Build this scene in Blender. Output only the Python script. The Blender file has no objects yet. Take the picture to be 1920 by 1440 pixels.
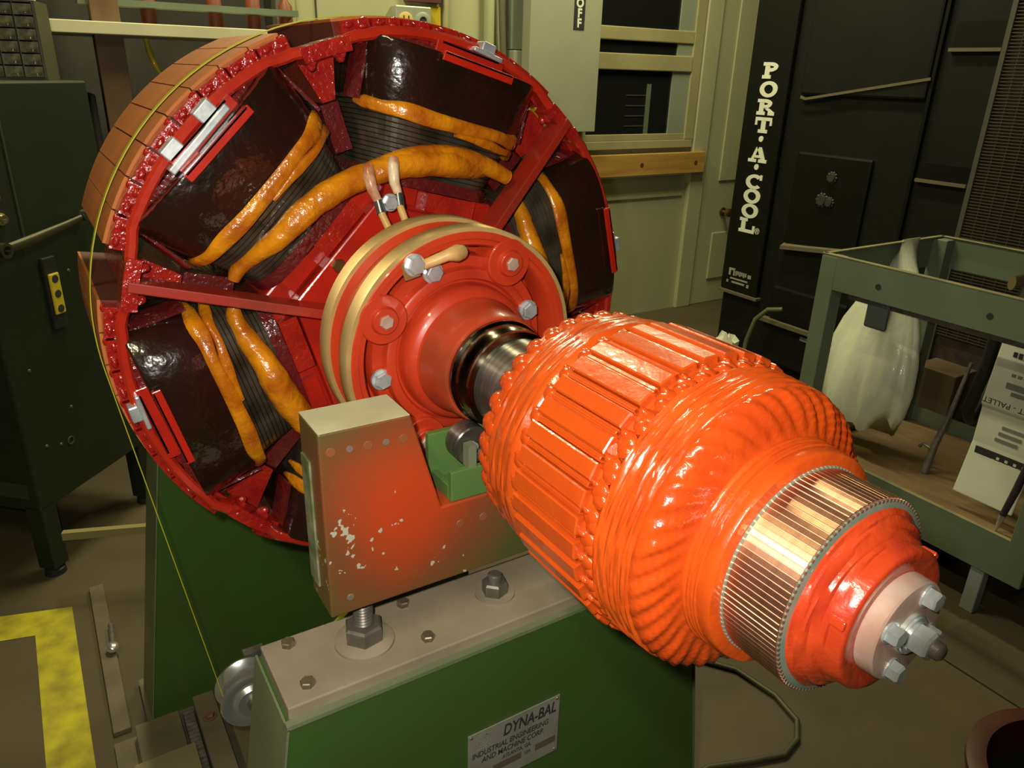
import bpy, math, random
from mathutils import Vector, Matrix
random.seed(7)
R = math.radians
SC = bpy.context.scene
COL = SC.collection
H = 1.18                                   # height of the rotor axis above the floor

# ------------------------------------------------------------------ camera, light, exposure
cam_d = bpy.data.cameras.new('camera'); cam = bpy.data.objects.new('camera', cam_d); COL.objects.link(cam)
cam_d.sensor_width = 36.0; cam_d.lens = 36.0 * 1420.04 / 1920.0
cam_d.clip_start = 0.02; cam_d.clip_end = 60
_az, _pi, _ro = 2.5743, 0.3913, 0.0293
fw = Vector((math.cos(_pi)*math.cos(_az), math.cos(_pi)*math.sin(_az), -math.sin(_pi)))
rt = fw.cross(Vector((0,0,1))).normalized(); up = rt.cross(fw)
r2 = rt*math.cos(_ro) + up*math.sin(_ro); u2 = up*math.cos(_ro) - rt*math.sin(_ro)
CAMP = Vector((0.2642, -0.4858, H + 0.3692))
cam.matrix_world = Matrix(((r2.x,u2.x,-fw.x,CAMP.x),(r2.y,u2.y,-fw.y,CAMP.y),(r2.z,u2.z,-fw.z,CAMP.z),(0,0,0,1)))
SC.camera = cam

w = bpy.data.worlds.new('world'); SC.world = w; w.use_nodes = True
w.node_tree.nodes['Background'].inputs[0].default_value = (1.0, 0.93, 0.62, 1)
w.node_tree.nodes['Background'].inputs[1].default_value = 0.03

def light(name, kind, loc, energy, color, rot=None, **kw):
    d = bpy.data.lights.new(name, kind); d.energy = energy; d.color = color
    for k, v in kw.items(): setattr(d, k, v)
    o = bpy.data.objects.new(name, d); COL.objects.link(o); o.location = loc
    if rot: o.rotation_euler = rot
    return o
# the compact camera's own flash, beside and above its lens
fl = light('camera_flash', 'SPOT', CAMP - r2*0.045 + u2*0.040, 40.0, (1.0, 0.95, 0.84), shadow_soft_size=0.012, spot_size=R(89), spot_blend=0.30)
fl.rotation_euler = (fw - r2*0.070 + u2*0.070).to_track_quat('-Z', 'Y').to_euler()
# fluorescent strip lamps of the shop under the ceiling
for i, (x, y) in enumerate(((-2.6, 0.2), (-2.6, 2.2), (0.6, -1.6))):
    light('fluorescent_lamp', 'AREA', (x, y, 3.35), 58.0 if x < 0 else 34.0, (1.0, 0.94, 0.54), shape='RECTANGLE', size=1.2, size_y=0.12)
SC.view_settings.view_transform = 'Standard'; SC.view_settings.look = 'None'
SC.view_settings.exposure = 0.0; SC.view_settings.gamma = 1.0; SC.view_settings.use_curve_mapping = False

# ------------------------------------------------------------------ materials
MATS = {}
def mat(name, col, rough=0.5, metal=0.0, coat=0.0, var=0.0, vscale=8.0, col2=None, bump=0.0, bscale=40.0, spec=0.5,
        alpha=1.0, trans=0.0, aniso_wave=None, stretch=None, turned=0.0):
    if name in MATS: return MATS[name]
    m = bpy.data.materials.new(name); m.use_nodes = True; MATS[name] = m
    nt = m.node_tree; b = nt.nodes['Principled BSDF']; L = nt.links
    b.inputs['Roughness'].default_value = rough; b.inputs['Metallic'].default_value = metal
    b.inputs['Coat Weight'].default_value = coat; b.inputs['Coat Roughness'].default_value = 0.06
    b.inputs['Specular IOR Level'].default_value = spec
    b.inputs['Alpha'].default_value = alpha; b.inputs['Transmission Weight'].default_value = trans
    b.inputs['Base Color'].default_value = (*col, 1)
    if turned:                              # lathe-turned metal: highlight spread along the shaft
        b.inputs['Anisotropic'].default_value = turned
        tv = nt.nodes.new('ShaderNodeCombineXYZ'); tv.inputs[0].default_value = 1.0; tv.inputs[1].default_value = 0.01
        L.new(tv.outputs[0], b.inputs['Tangent'])
    tc = nt.nodes.new('ShaderNodeTexCoord'); src = tc.outputs['Object']
    if stretch:
        mp = nt.nodes.new('ShaderNodeMapping'); mp.inputs['Scale'].default_value = stretch
        L.new(src, mp.inputs['Vector']); src = mp.outputs['Vector']
    if var > 0:
        n = nt.nodes.new('ShaderNodeTexNoise'); n.inputs['Scale'].default_value = vscale; n.inputs['Detail'].default_value = 5
        L.new(src, n.inputs['Vector'])
        rp = nt.nodes.new('ShaderNodeValToRGB')
        rp.color_ramp.elements[0].position = 0.35; rp.color_ramp.elements[1].position = 0.68
        c2 = col2 if col2 else tuple(c*(1-var) for c in col)
        rp.color_ramp.elements[0].color = (*col, 1); rp.color_ramp.elements[1].color = (*c2, 1)
        L.new(n.outputs['Fac'], rp.inputs['Fac']); L.new(rp.outputs['Color'], b.inputs['Base Color'])
    if bump > 0:
        if aniso_wave:
            n2 = nt.nodes.new('ShaderNodeTexWave'); n2.bands_direction = aniso_wave; n2.inputs['Scale'].default_value = bscale
            n2.inputs['Distortion'].default_value = 0.6; out = n2.outputs['Fac']
        else:
            n2 = nt.nodes.new('ShaderNodeTexNoise'); n2.inputs['Scale'].default_value = bscale; n2.inputs['Detail'].default_value = 3; out = n2.outputs['Fac']
        L.new(src, n2.inputs['Vector'])
        bp = nt.nodes.new('ShaderNodeBump'); bp.inputs['Strength'].default_value = bump; bp.inputs['Distance'].default_value = 0.004
        L.new(out, bp.inputs['Height']); L.new(bp.outputs['Normal'], b.inputs['Normal'])
        if coat > 0: L.new(bp.outputs['Normal'], b.inputs['Coat Normal'])
    return m

ORANGE = mat('armature_enamel', (0.535, 0.074, 0.006), 0.30, 0, 0.55, 0.25, 14, (0.46, 0.054, 0.006), 0.25, 55)
ORANGE_WET = mat('armature_enamel_thick', (0.52, 0.062, 0.006), 0.22, 0, 0.85, 0.3, 20, (0.45, 0.046, 0.006), 0.35, 75)
RED = mat('rotor_enamel', (0.50, 0.017, 0.006), 0.30, 0, 0.5, 0.3, 10, (0.33, 0.014, 0.007), 0.12, 50)
RED_WET = mat('rotor_enamel_thick', (0.42, 0.020, 0.008), 0.22, 0, 1.0, 0.3, 30, (0.30, 0.009, 0.009), 0.7, 120)
REDM = mat('maroon_varnish', (0.13, 0.009, 0.011), 0.25, 0, 1.0, 0.4, 40, (0.11, 0.014, 0.014), 0.8, 90)
CARRIER = mat('carrier_enamel', (0.56, 0.046, 0.011), 0.38, 0, 0.35, 0.3, 12, (0.46, 0.034, 0.012), 0.08, 40)
HUBBRN = mat('hub_worn_enamel', (0.52, 0.055, 0.018), 0.36, 0.0, 0.3, 0.5, 16, (0.30, 0.050, 0.020), 0.05, 50)
OXIDE = mat('lamination_oxide', (0.52, 0.150, 0.022), 0.65, 0, 0, 0.25, 9, (0.37, 0.108, 0.019), 0.05, 60)
COIL = mat('coil_varnish', (0.014, 0.007, 0.003), 0.20, 0, 1.0, 0.6, 14, (0.026, 0.007, 0.006), 0.45, 48)
STRIP = mat('coil_strip', (0.105, 0.085, 0.060), 0.30, 0.4, 0.5, 0.4, 20, (0.035, 0.026, 0.015), 0.1, 60)
AMBER = mat('amber_tape', (0.70, 0.255, 0.005), 0.28, 0, 1.0, 0.6, 26, (0.40, 0.095, 0.004), 0.75, 75)
BRASS = mat('brass_ring', (0.90, 0.63, 0.25), 0.50, 0.65, 0, 0.1, 30, None, 0.0, 200, stretch=(30,1,1), turned=0.92)
COPPER = mat('copper_bar', (0.86, 0.46, 0.28), 0.36, 0.95, 0, 0.2, 40, (0.72, 0.36, 0.21), 0.02, 120, stretch=(6,1,1), turned=0.90)
MICA_GLINT = mat('mica_edge_glint', (0.80, 0.48, 0.35), 0.6)  # mica, its pale pink painting in the reflections off the bar edges
VERDI = mat('verdigris_insulation', (0.075, 0.15, 0.11), 0.6, 0, 0.2, 0.5, 40, (0.20, 0.165, 0.125))
ZINC = mat('zinc_plate', (0.78, 0.82, 0.86), 0.34, 0.65, 0, 0.2, 50, (0.50, 0.55, 0.56), 0.05, 90)
STEEL = mat('journal_steel', (0.36, 0.34, 0.30), 0.36, 0.9, 0, 0.3, 18, (0.20, 0.19, 0.17), 0.02, 60, stretch=(12,1,1), turned=0.8)
OILED = mat('oiled_steel', (0.10, 0.10, 0.085), 0.16, 1.0, 0.6, 0.5, 14, (0.20, 0.17, 0.10))
DKSTEEL = mat('dark_steel', (0.22, 0.195, 0.16), 0.42, 0.5, 0, 0.4, 40, (0.13, 0.115, 0.095))
PINKGREY = mat('thin_primer_plate', (0.50, 0.37, 0.30), 0.5, 0.2, 0, 0.5, 30, (0.42, 0.24, 0.18), 0.1, 80)
GREEN = mat('machine_green', (0.044, 0.115, 0.020), 0.42, 0, 0.1, 0.25, 5, (0.054, 0.090, 0.020), 0.05, 40)
GREENL = mat('block_green', (0.10, 0.21, 0.045), 0.45, 0, 0.1, 0.25, 12, (0.09, 0.17, 0.05))
GREEND = mat('cabinet_green', (0.012, 0.021, 0.008), 0.5, 0, 0, 0.25, 4, (0.010, 0.017, 0.007))
DUSTY = mat('dusty_plate', (0.33, 0.27, 0.185), 0.62, 0.0, 0, 0.5, 9, (0.24, 0.20, 0.14), 0.1, 70)
FLOORDUST = mat('floor_dust_steel', (0.150, 0.118, 0.066), 0.65, 0.0, 0, 0.5, 9, (0.105, 0.084, 0.050), 0.1, 70)
DUSTGREEN = mat('dusty_green_edge', (0.17, 0.19, 0.105), 0.6, 0, 0, 0.4, 6, (0.12, 0.15, 0.08))
BARE = mat('bare_cream_top', (0.56, 0.54, 0.33), 0.5, 0, 0, 0.5, 10, (0.42, 0.39, 0.23))
CONC = mat('floor_concrete', (0.088, 0.064, 0.030), 0.7, 0, 0, 0.35, 3, (0.066, 0.049, 0.024), 0.12, 30)
TAPE = mat('yellow_floor_paint', (0.50, 0.44, 0.010), 0.6, 0, 0, 0.9, 16, (0.28, 0.23, 0.02))
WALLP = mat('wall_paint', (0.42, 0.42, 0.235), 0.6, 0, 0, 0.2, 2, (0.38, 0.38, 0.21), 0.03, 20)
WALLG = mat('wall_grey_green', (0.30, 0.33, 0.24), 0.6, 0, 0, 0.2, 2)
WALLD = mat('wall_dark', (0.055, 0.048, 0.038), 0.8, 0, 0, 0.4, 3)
TRIM = mat('trim_cream', (0.40, 0.365, 0.18), 0.5, 0, 0, 0.2, 4, (0.33, 0.30, 0.15))
GLASSD = mat('dark_window_glass', (0.012, 0.012, 0.012), 0.06, 0, 0, spec=0.5)
PINE = mat('pine_board', (0.52, 0.30, 0.07), 0.5, 0, 0, 0.5, 5, (0.40, 0.20, 0.045), 0.05, 30, stretch=(1,0.6,6))
BROWNW = mat('brown_post', (0.155, 0.085, 0.034), 0.6, 0, 0, 0.4, 5, (0.11, 0.06, 0.026), stretch=(3,3,0.5))
WHITEB = mat('white_shelf', (0.66, 0.62, 0.40), 0.5, 0, 0, 0.15, 5)
GREYBOX = mat('switch_grey', (0.36, 0.36, 0.25), 0.45, 0, 0, 0.1, 3)
BLACKP = mat('cooler_black', (0.0075, 0.0075, 0.006), 0.55, 0, 0, 0.3, 4, (0.010, 0.010, 0.0085), 0.05, 60, spec=0.2)
BLACKX = mat('black_gloss', (0.006, 0.006, 0.005), 0.4, spec=0.25)
WHITEL = mat('white_lettering', (0.74, 0.74, 0.62), 0.6)
DUSTL = mat('dust_ledge', (0.12, 0.10, 0.055), 0.8)
CARTG = mat('cart_grey_green', (0.150, 0.185, 0.125), 0.5, 0, 0, 0.2, 6, (0.13, 0.16, 0.105))
CARTTOP = mat('cart_dusty_edge', (0.30, 0.25, 0.10), 0.6, 0, 0, 0.5, 12, (0.17, 0.17, 0.10))
BAGM = mat('white_plastic_bag', (0.66, 0.66, 0.50), 0.42, 0, 0.1, 0.15, 6, None, 0.6, 22, stretch=(1.6,1.6,0.5))
PAPER = mat('printed_white_film', (0.70, 0.69, 0.54), 0.45, 0, 0.1, 0.15, 6)
PRINT = mat('black_print', (0.03, 0.028, 0.03), 0.6)
PRINTG = mat('grey_print', (0.20, 0.20, 0.17), 0.6)
PRINTR = mat('red_print', (0.45, 0.05, 0.04), 0.6)
SHELFW = mat('plywood_shelf', (0.20, 0.125, 0.05), 0.7, 0, 0, 0.5, 5, (0.14, 0.085, 0.036), stretch=(1,5,5))
CARDB = mat('brown_board', (0.080, 0.058, 0.034), 0.75, 0, 0, 0.4, 4, (0.062, 0.045, 0.028))
YELLOW = mat('belt_yellow', (0.52, 0.47, 0.012), 0.5, 0, 0, 0.1, 20)
YEL2 = mat('handle_yellow', (0.62, 0.47, 0.020), 0.45, 0, 0.2)
ALU = mat('aluminium', (0.70, 0.70, 0.67), 0.25, 0.8, 0, 0.1, 10)
NAMEP = mat('nameplate_metal', (0.34, 0.33, 0.28), 0.45, 0.35, 0, 0.3, 20, (0.28, 0.27, 0.23))
NAMEB = mat('nameplate_stamp', (0.15, 0.115, 0.09), 0.5, 0.3)
CLEARD = mat('clear_drawer', (0.30, 0.29, 0.19), 0.12, 0, 0.8, 0.6, 40, (0.10, 0.09, 0.055), 0.4, 60)
ORGB = mat('organizer_frame', (0.070, 0.066, 0.034), 0.5)
CORD = mat('cord_green', (0.060, 0.055, 0.025), 0.5)
RECEP = mat('receptacle_ochre', (0.62, 0.42, 0.13), 0.5)
DARKRED = mat('drum_red', (0.075, 0.016, 0.009), 0.5, 0, 0.1, 0.4, 8)
RUBBER = mat('black_rubber', (0.014, 0.014, 0.013), 0.5)
MESHW = mat('grille_wire', (0.075, 0.070, 0.045), 0.5, 0.3)
PADM = mat('cooler_pad', (0.045, 0.024, 0.014), 0.9, 0, 0, 0.6, 30, (0.02, 0.012, 0.008), 0.4, 90)
LAMPTERM = mat('terminal_sleeve', (0.70, 0.42, 0.15), 0.4, 0, 0.3, 0.4, 30)
CERAM = mat('white_sleeve', (0.78, 0.62, 0.40), 0.35, 0, 0.6, 0.9, 34, (0.40, 0.07, 0.015))

def yoke_material():
    m = bpy.data.materials.new('oversprayed_green'); m.use_nodes = True
    nt = m.node_tree; b = nt.nodes['Principled BSDF']; L = nt.links
    b.inputs['Roughness'].default_value = 0.42
    tc = nt.nodes.new('ShaderNodeTexCoord')
    vs = nt.nodes.new('ShaderNodeVectorMath'); vs.operation = 'SUBTRACT'; vs.inputs[1].default_value = (0.035, -0.150, -0.135)
    L.new(tc.outputs['Object'], vs.inputs[0])
    ln = nt.nodes.new('ShaderNodeVectorMath'); ln.operation = 'LENGTH'; L.new(vs.outputs[0], ln.inputs[0])
    n = nt.nodes.new('ShaderNodeTexNoise'); n.inputs['Scale'].default_value = 9; n.inputs['Detail'].default_value = 4
    L.new(tc.outputs['Object'], n.inputs['Vector'])
    ad = nt.nodes.new('ShaderNodeMath'); ad.operation = 'MULTIPLY_ADD'; ad.inputs[1].default_value = 0.07
    L.new(n.outputs['Fac'], ad.inputs[0]); L.new(ln.outputs['Value'], ad.inputs[2])
    rp = nt.nodes.new('ShaderNodeValToRGB'); e = rp.color_ramp.elements
    e[0].position = 0.075; e[0].color = (0.52, 0.056, 0.012, 1); e[1].position = 0.215; e[1].color = (0.085, 0.090, 0.024, 1)
    k = e.new(0.150); k.color = (0.21, 0.066, 0.022, 1)
    L.new(ad.outputs[0], rp.inputs['Fac'])
    # chipped paint
    n2 = nt.nodes.new('ShaderNodeTexNoise'); n2.inputs['Scale'].default_value = 75; n2.inputs['Detail'].default_value = 2
    L.new(tc.outputs['Object'], n2.inputs['Vector'])
    n3 = nt.nodes.new('ShaderNodeTexNoise'); n3.inputs['Scale'].default_value = 7
    L.new(tc.outputs['Object'], n3.inputs['Vector'])
    ml = nt.nodes.new('ShaderNodeMath'); ml.operation = 'MULTIPLY'; L.new(n2.outputs['Fac'], ml.inputs[0]); L.new(n3.outputs['Fac'], ml.inputs[1])
    gt = nt.nodes.new('ShaderNodeMath'); gt.operation = 'GREATER_THAN'; gt.inputs[1].default_value = 0.372; L.new(ml.outputs[0], gt.inputs[0])
    mx = nt.nodes.new('ShaderNodeMixRGB'); mx.inputs['Color2'].default_value = (0.46, 0.44, 0.34, 1)
    L.new(gt.outputs[0], mx.inputs['Fac']); L.new(rp.outputs['Color'], mx.inputs['Color1'])
    L.new(mx.outputs['Color'], b.inputs['Base Color'])
    return m
YOKEM = yoke_material()

# ------------------------------------------------------------------ geometry helpers
class MB:
    def __init__(s): s.v = []; s.f = []
    def add(s, vs, fs):
        o = len(s.v); s.v += [tuple(p) for p in vs]; s.f += [tuple(i+o for i in f) for f in fs]; return s
    def box(s, x0, x1, y0, y1, z0, z1, M=None):
        vs = [Vector(p) for p in ((x0,y0,z0),(x1,y0,z0),(x1,y1,z0),(x0,y1,z0),(x0,y0,z1),(x1,y0,z1),(x1,y1,z1),(x0,y1,z1))]
        if M: vs = [M @ p for p in vs]
        return s.add(vs, ((0,3,2,1),(4,5,6,7),(0,1,5,4),(1,2,6,5),(2,3,7,6),(3,0,4,7)))
    def cbox(s, x0, x1, y0, y1, z0, z1, c):
        # box with its four upper (+y) edges chamfered
        vs = [(x0,y0,z0),(x1,y0,z0),(x1,y0,z1),(x0,y0,z1),(x0,y1-c,z0),(x1,y1-c,z0),(x1,y1-c,z1),(x0,y1-c,z1),
              (x0+c,y1,z0+c),(x1-c,y1,z0+c),(x1-c,y1,z1-c),(x0+c,y1,z1-c)]
        fs = [(0,1,2,3)]
        for a in range(4):
            b = (a+1) % 4
            fs += [(a,4+a,4+b,b),(4+a,8+a,8+b,4+b)]
        fs.append((8,11,10,9))
        return s.add(vs, fs)
    def prism(s, poly, x0, x1):      # poly in (y,z), extruded along x
        n = len(poly)
        vs = [(x0,y,z) for y,z in poly] + [(x1,y,z) for y,z in poly]
        fs = [tuple(range(n)), tuple(range(2*n-1, n-1, -1))] + [(i, n+i, n+(i+1)%n, (i+1)%n) for i in range(n)]
        return s.add(vs, fs)
    def lathe(s, prof, n=64, a0=0.0, a1=360.0, rfun=None):   # about X: prof [(x, r)]
        full = abs(a1-a0-360) < 1e-6; m = n if full else n+1; k = len(prof); vs = []
        for i in range(m):
            a = R(a0 + (a1-a0)*i/n); c, sn = math.cos(a), math.sin(a)
            for j, (x, r) in enumerate(prof):
                if rfun: x, r = rfun(i/n, j, x, r)
                vs.append((x, r*c, r*sn))
        fs = []
        for i in range(n):
            q = (i+1) % m
            for j in range(k-1): fs.append((i*k+j, q*k+j, q*k+j+1, i*k+j+1))
        return s.add(vs, fs)
    def arcbox(s, x0, x1, r0, r1, a0, a1, n=6):
        s.lathe([(x0,r0),(x1,r0),(x1,r1),(x0,r1),(x0,r0)], n, a0, a1)
        for a in (a0, a1):
            c, sn = math.cos(R(a)), math.sin(R(a))
            s.add([(x0,r0*c,r0*sn),(x1,r0*c,r0*sn),(x1,r1*c,r1*sn),(x0,r1*c,r1*sn)], [(0,1,2,3)])
        return s
    def tube(s, pts, rad, n=10, flat=None, caps=True):       # rad: number or list; flat=(a,b) ellipse factors with reference normal
        pts = [Vector(p) for p in pts]; m = len(pts)
        if not hasattr(rad, '__len__'): rad = [rad]*m
        t = [(pts[min(i+1,m-1)] - pts[max(i-1,0)]).normalized() for i in range(m)]
        ref = Vector((0,0,1)) if abs(t[0].z) < 0.9 else Vector((1,0,0))
        nrm = (ref - t[0]*ref.dot(t[0])).normalized(); vs = []
        for i in range(m):
            nrm = (nrm - t[i]*nrm.dot(t[i])).normalized(); bn = t[i].cross(nrm)
            for j in range(n):
                a = 2*math.pi*j/n; fa, fb = flat if flat else (1,1)
                vs.append(pts[i] + nrm*(math.cos(a)*rad[i]*fa) + bn*(math.sin(a)*rad[i]*fb))
        fs = [(i*n+j, i*n+(j+1)%n, (i+1)*n+(j+1)%n, (i+1)*n+j) for i in range(m-1) for j in range(n)]
        if caps: fs += [tuple(range(n-1,-1,-1)), tuple((m-1)*n+j for j in range(n))]
        return s.add(vs, fs)
    def ribbon(s, pts, nrms, wd, th):     # rectangular strip: half width wd along binormal, half thickness th along nrms
        pts = [Vector(p) for p in pts]; m = len(pts); vs = []
        for i in range(m):
            t = (pts[min(i+1,m-1)] - pts[max(i-1,0)]).normalized(); nn = Vector(nrms[i]); nn = (nn - t*nn.dot(t)).normalized(); b = t.cross(nn)
            for (p, q) in ((1,1),(-1,1),(-1,-1),(1,-1)): vs.append(pts[i] + b*(p*wd) + nn*(q*th))
        fs = [(i*4+j, i*4+(j+1)%4, (i+1)*4+(j+1)%4, (i+1)*4+j) for i in range(m-1) for j in range(4)]
        fs += [(3,2,1,0), tuple((m-1)*4+j for j in range(4))]
        return s.add(vs, fs)
    def ball(s, c, rx, ry, rz, n=10, k=6):
        vs = []; fs = []
        for j in range(1, k):
            p = math.pi*j/k
            for i in range(n):
                a = 2*math.pi*i/n
                vs.append((c[0]+rx*math.cos(p), c[1]+ry*math.sin(p)*math.cos(a), c[2]+rz*math.sin(p)*math.sin(a)))
        t = len(vs); vs += [(c[0]+rx,c[1],c[2]), (c[0]-rx,c[1],c[2])]
        for j in range(k-2):
            for i in range(n): fs.append((j*n+i, (j+1)*n+i, (j+1)*n+(i+1)%n, j*n+(i+1)%n))
        for i in range(n):
            fs.append((t, i, (i+1)%n)); fs.append((t+1, (k-2)*n+(i+1)%n, (k-2)*n+i))
        return s.add(vs, fs)
    def move(s, M):
        s.v = [tuple(M @ Vector(p)) for p in s.v]; return s
    def mesh(s, name, m, smooth=False):
        me = bpy.data.meshes.new(name); me.from_pydata(s.v, [], s.f); me.validate(); me.update()
        if m: me.materials.append(m)
        import bmesh as _b
        bm = _b.new(); bm.from_mesh(me); _b.ops.recalc_face_normals(bm, faces=bm.faces); bm.to_mesh(me); bm.free()
        if smooth:
            me.polygons.foreach_set('use_smooth', [True]*len(me.polygons))
            try: me.set_sharp_from_angle(angle=R(smooth if smooth is not True else 40))
            except Exception: pass
        return me
    def obj(s, name, m, parent=None, smooth=False, bevel=0, loc=None, rot=None):
        return place(name, s.mesh(name, m, smooth), parent, loc, rot, bevel)

def place(name, me, parent=None, loc=None, rot=None, bevel=0):
    o = bpy.data.objects.new(name, me); COL.objects.link(o)
    if parent: o.parent = parent
    if loc is not None: o.location = loc
    if rot is not None: o.rotation_euler = rot
    if bevel:
        b = o.modifiers.new('bevel', 'BEVEL'); b.width = bevel; b.segments = 2; b.limit_method = 'ANGLE'; b.angle_limit = R(40)
    return o
def empty(name, loc=(0,0,0), rz=0.0):
    o = bpy.data.objects.new(name, None); COL.objects.link(o); o.location = loc; o.rotation_euler = (0,0,rz); o.empty_display_size = 0.05
    return o
def tag(o, label, cat, group=None):
    o['label'] = label; o['category'] = cat
    if group: o['group'] = group
    return o
def struct(o): o['kind'] = 'structure'; return o
def part_label(o, s): o['label'] = s; return o

def text(name, body, size, m, parent=None, matrix=None, bold=0.0, shear=0.0, depth=0.0006, sx=1.0, align='LEFT', spacing=1.0):
    c = bpy.data.curves.new(name, 'FONT'); c.body = body; c.size = size; c.offset = bold; c.shear = shear; c.extrude = depth
    c.align_x = align; c.resolution_u = 3; c.space_character = spacing
    o = bpy.data.objects.new(name, c); COL.objects.link(o)
    dg = bpy.context.evaluated_depsgraph_get(); me = bpy.data.meshes.new_from_object(o.evaluated_get(dg))
    bpy.data.objects.remove(o); bpy.data.curves.remove(c)
    me.name = name; me.materials.clear(); me.materials.append(m)
    if sx != 1.0: me.transform(Matrix.Diagonal((sx,1,1,1)))
    o = place(name, me, parent)
    if matrix is not None: o.matrix_local = matrix
    return o
FACE_X = Matrix(((0,0,1,0),(1,0,0,0),(0,1,0,0),(0,0,0,1)))        # text plane facing +X (reads along +Y)
FACE_NY = Matrix(((1,0,0,0),(0,0,-1,0),(0,1,0,0),(0,0,0,1)))      # text plane facing -Y (reads along +X)
def T(x, y, z): return Matrix.Translation((x, y, z))

def hexhead(r, h, washer=0.0, wh=0.003, cham=0.0015, shank=0.0):
    b = MB(); x = 0.0
    if washer: b.lathe([(0,0),(0,washer),(wh,washer),(wh,0)], 24); x = wh
    ring = lambda rr, xx: [(xx, rr*math.cos(R(60*i)), rr*math.sin(R(60*i))) for i in range(6)]
    vs = ring(r,x)+ring(r,x+h-cham)+ring(r*0.86,x+h); fs = [tuple(range(5,-1,-1))]
    for k in (0,6): fs += [(k+i, k+(i+1)%6, k+6+(i+1)%6, k+6+i) for i in range(6)]
    fs.append(tuple(range(12,18))); b.add(vs, fs)
    if shank: b.lathe([(x+h,0),(x+h,r*0.55),(x+h+shank*0.85,r*0.55),(x+h+shank,r*0.42),(x+h+shank,0)], 16)
    return b
def pol(r, deg): return (r*math.cos(R(deg)), r*math.sin(R(deg)))

# ================================================================== THE SETTING
struct(MB().box(-6,4,-4.5,6,-0.06,0).obj('floor', CONC))
WX = -3.6
wl = struct(MB().box(WX-0.15,WX,0.70,6,0,3.6).obj('wall_back', WALLP))
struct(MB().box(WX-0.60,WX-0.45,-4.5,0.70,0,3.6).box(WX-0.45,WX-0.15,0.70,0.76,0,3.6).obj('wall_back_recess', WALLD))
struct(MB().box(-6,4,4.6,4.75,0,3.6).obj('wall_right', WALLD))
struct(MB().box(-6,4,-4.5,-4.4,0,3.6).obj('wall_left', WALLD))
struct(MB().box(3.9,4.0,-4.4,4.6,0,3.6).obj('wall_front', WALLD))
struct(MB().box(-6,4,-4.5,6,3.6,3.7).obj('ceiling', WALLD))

# yellow marking painted on the floor
b = MB()
b.add([(-2.02,-0.600,0.0012),(-1.93,-0.700,0.0012),(-1.0,-0.690,0.0012),(-1.0,-0.592,0.0012)], [(0,1,2,3)])
b.add([(-2.02,-0.600,0.0014),(-1.93,-0.700,0.0014),(-2.10,-1.35,0.0014),(-2.24,-1.35,0.0014)], [(0,3,2,1)])
o = b.obj('floor_marking', TAPE); tag(o, 'worn yellow painted line turning a corner on the brown floor', 'floor marking')

# back wall: window with sash rails, boards and door beside it
win = struct(MB().box(WX,WX+0.03,2.40,3.32,1.115,1.165).box(WX,WX+0.03,3.245,3.325,1.165,2.4)
             .box(WX,WX+0.03,2.38,2.43,1.165,2.4).obj('window_1', TRIM, bevel=0.004))
def child(b, name, m, parent, **k): return b.obj(name, m, parent, **k)
child(MB().box(WX+0.001,WX+0.008,2.43,3.245,1.165,2.4), 'pane', GLASSD, win)
child(MB().box(WX+0.008,WX+0.035,2.43,3.245,1.575,1.668), 'sash_rail', TRIM, win, bevel=0.006)
child(MB().box(WX+0.008,WX+0.030,2.43,3.245,1.738,1.812), 'sash_rail', TRIM, win, bevel=0.006)
child(MB().box(WX+0.008,WX+0.022,2.43,3.245,1.165,1.205), 'sash_rail', TRIM, win, bevel=0.004)
child(MB().box(WX+0.009,WX+0.020,3.10,3.245,1.205,1.575).box(WX+0.009,WX+0.020,3.12,3.245,1.668,1.738).box(WX+0.009,WX+0.020,3.12,3.245,1.812,2.4), 'pale_side_panel', WALLG, win)  # paler strips down the right of each pane
for k, zz in enumerate((1.25,1.31,1.37,1.43)):
    child(MB().box(WX+0.010,WX+0.0115,2.74,2.90,zz,zz+0.006), 'louvre_slat', ORGB, win)
child(MB().box(WX+0.010,WX+0.013,2.90,2.935,1.20,1.50), 'shutter_stile', CARTG, win)
d1 = struct(MB().box(WX,WX+0.02,3.47,4.30,0,2.3).obj('door_1', WALLP, bevel=0.006))
child(MB().box(WX+0.02,WX+0.032,3.62,4.16,0.88,2.15), 'door_panel', WALLP, d1, bevel=0.008)
child(MB().box(WX+0.02,WX+0.032,3.62,4.16,0.18,0.52), 'door_panel', WALLP, d1, bevel=0.008)
kb = MB().lathe([(0,0),(0,0.030),(0.012,0.030),(0.014,0.012),(0.04,0.012),(0.045,0.028),(0.07,0.030),(0.08,0.018),(0.082,0)],20)
kb.obj('door_knob', mat('old_brass', (0.30,0.20,0.07), 0.35, 0.9), d1, 40, loc=(WX+0.02,3.70,0.665))
struct(MB().box(WX,WX+0.035,3.335,3.47,0,2.4).obj('trim_1', WALLP, bevel=0.006))
struct(MB().box(WX,WX+0.012,2.40,3.30,0.80,0.815).box(WX,WX+0.014,2.40,3.30,0.915,0.94).obj('trim_2', WALLP))
o = MB().box(WX+0.036,WX+0.075,2.30,3.415,0.955,1.088).obj('pine_board', PINE, bevel=0.003); tag(o, 'knotty pine board fixed across the wall under the window', 'board')
for yy in (2.86,3.33): child(MB().lathe([(0,0),(0,0.016),(0.002,0.014),(0.002,0)],14), 'knot', mat('pine_knot',(0.10,0.045,0.012),0.6), o, loc=(WX+0.0745,yy,1.02))
o = MB().box(WX,WX+0.045,2.50,2.66,0.0,0.69).obj('plank', mat('dark_plank',(0.085,0.060,0.040),0.7,0,0,0.4,6)); tag(o, 'dark brown plank leaning against the wall under the pine board', 'plank')

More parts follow.
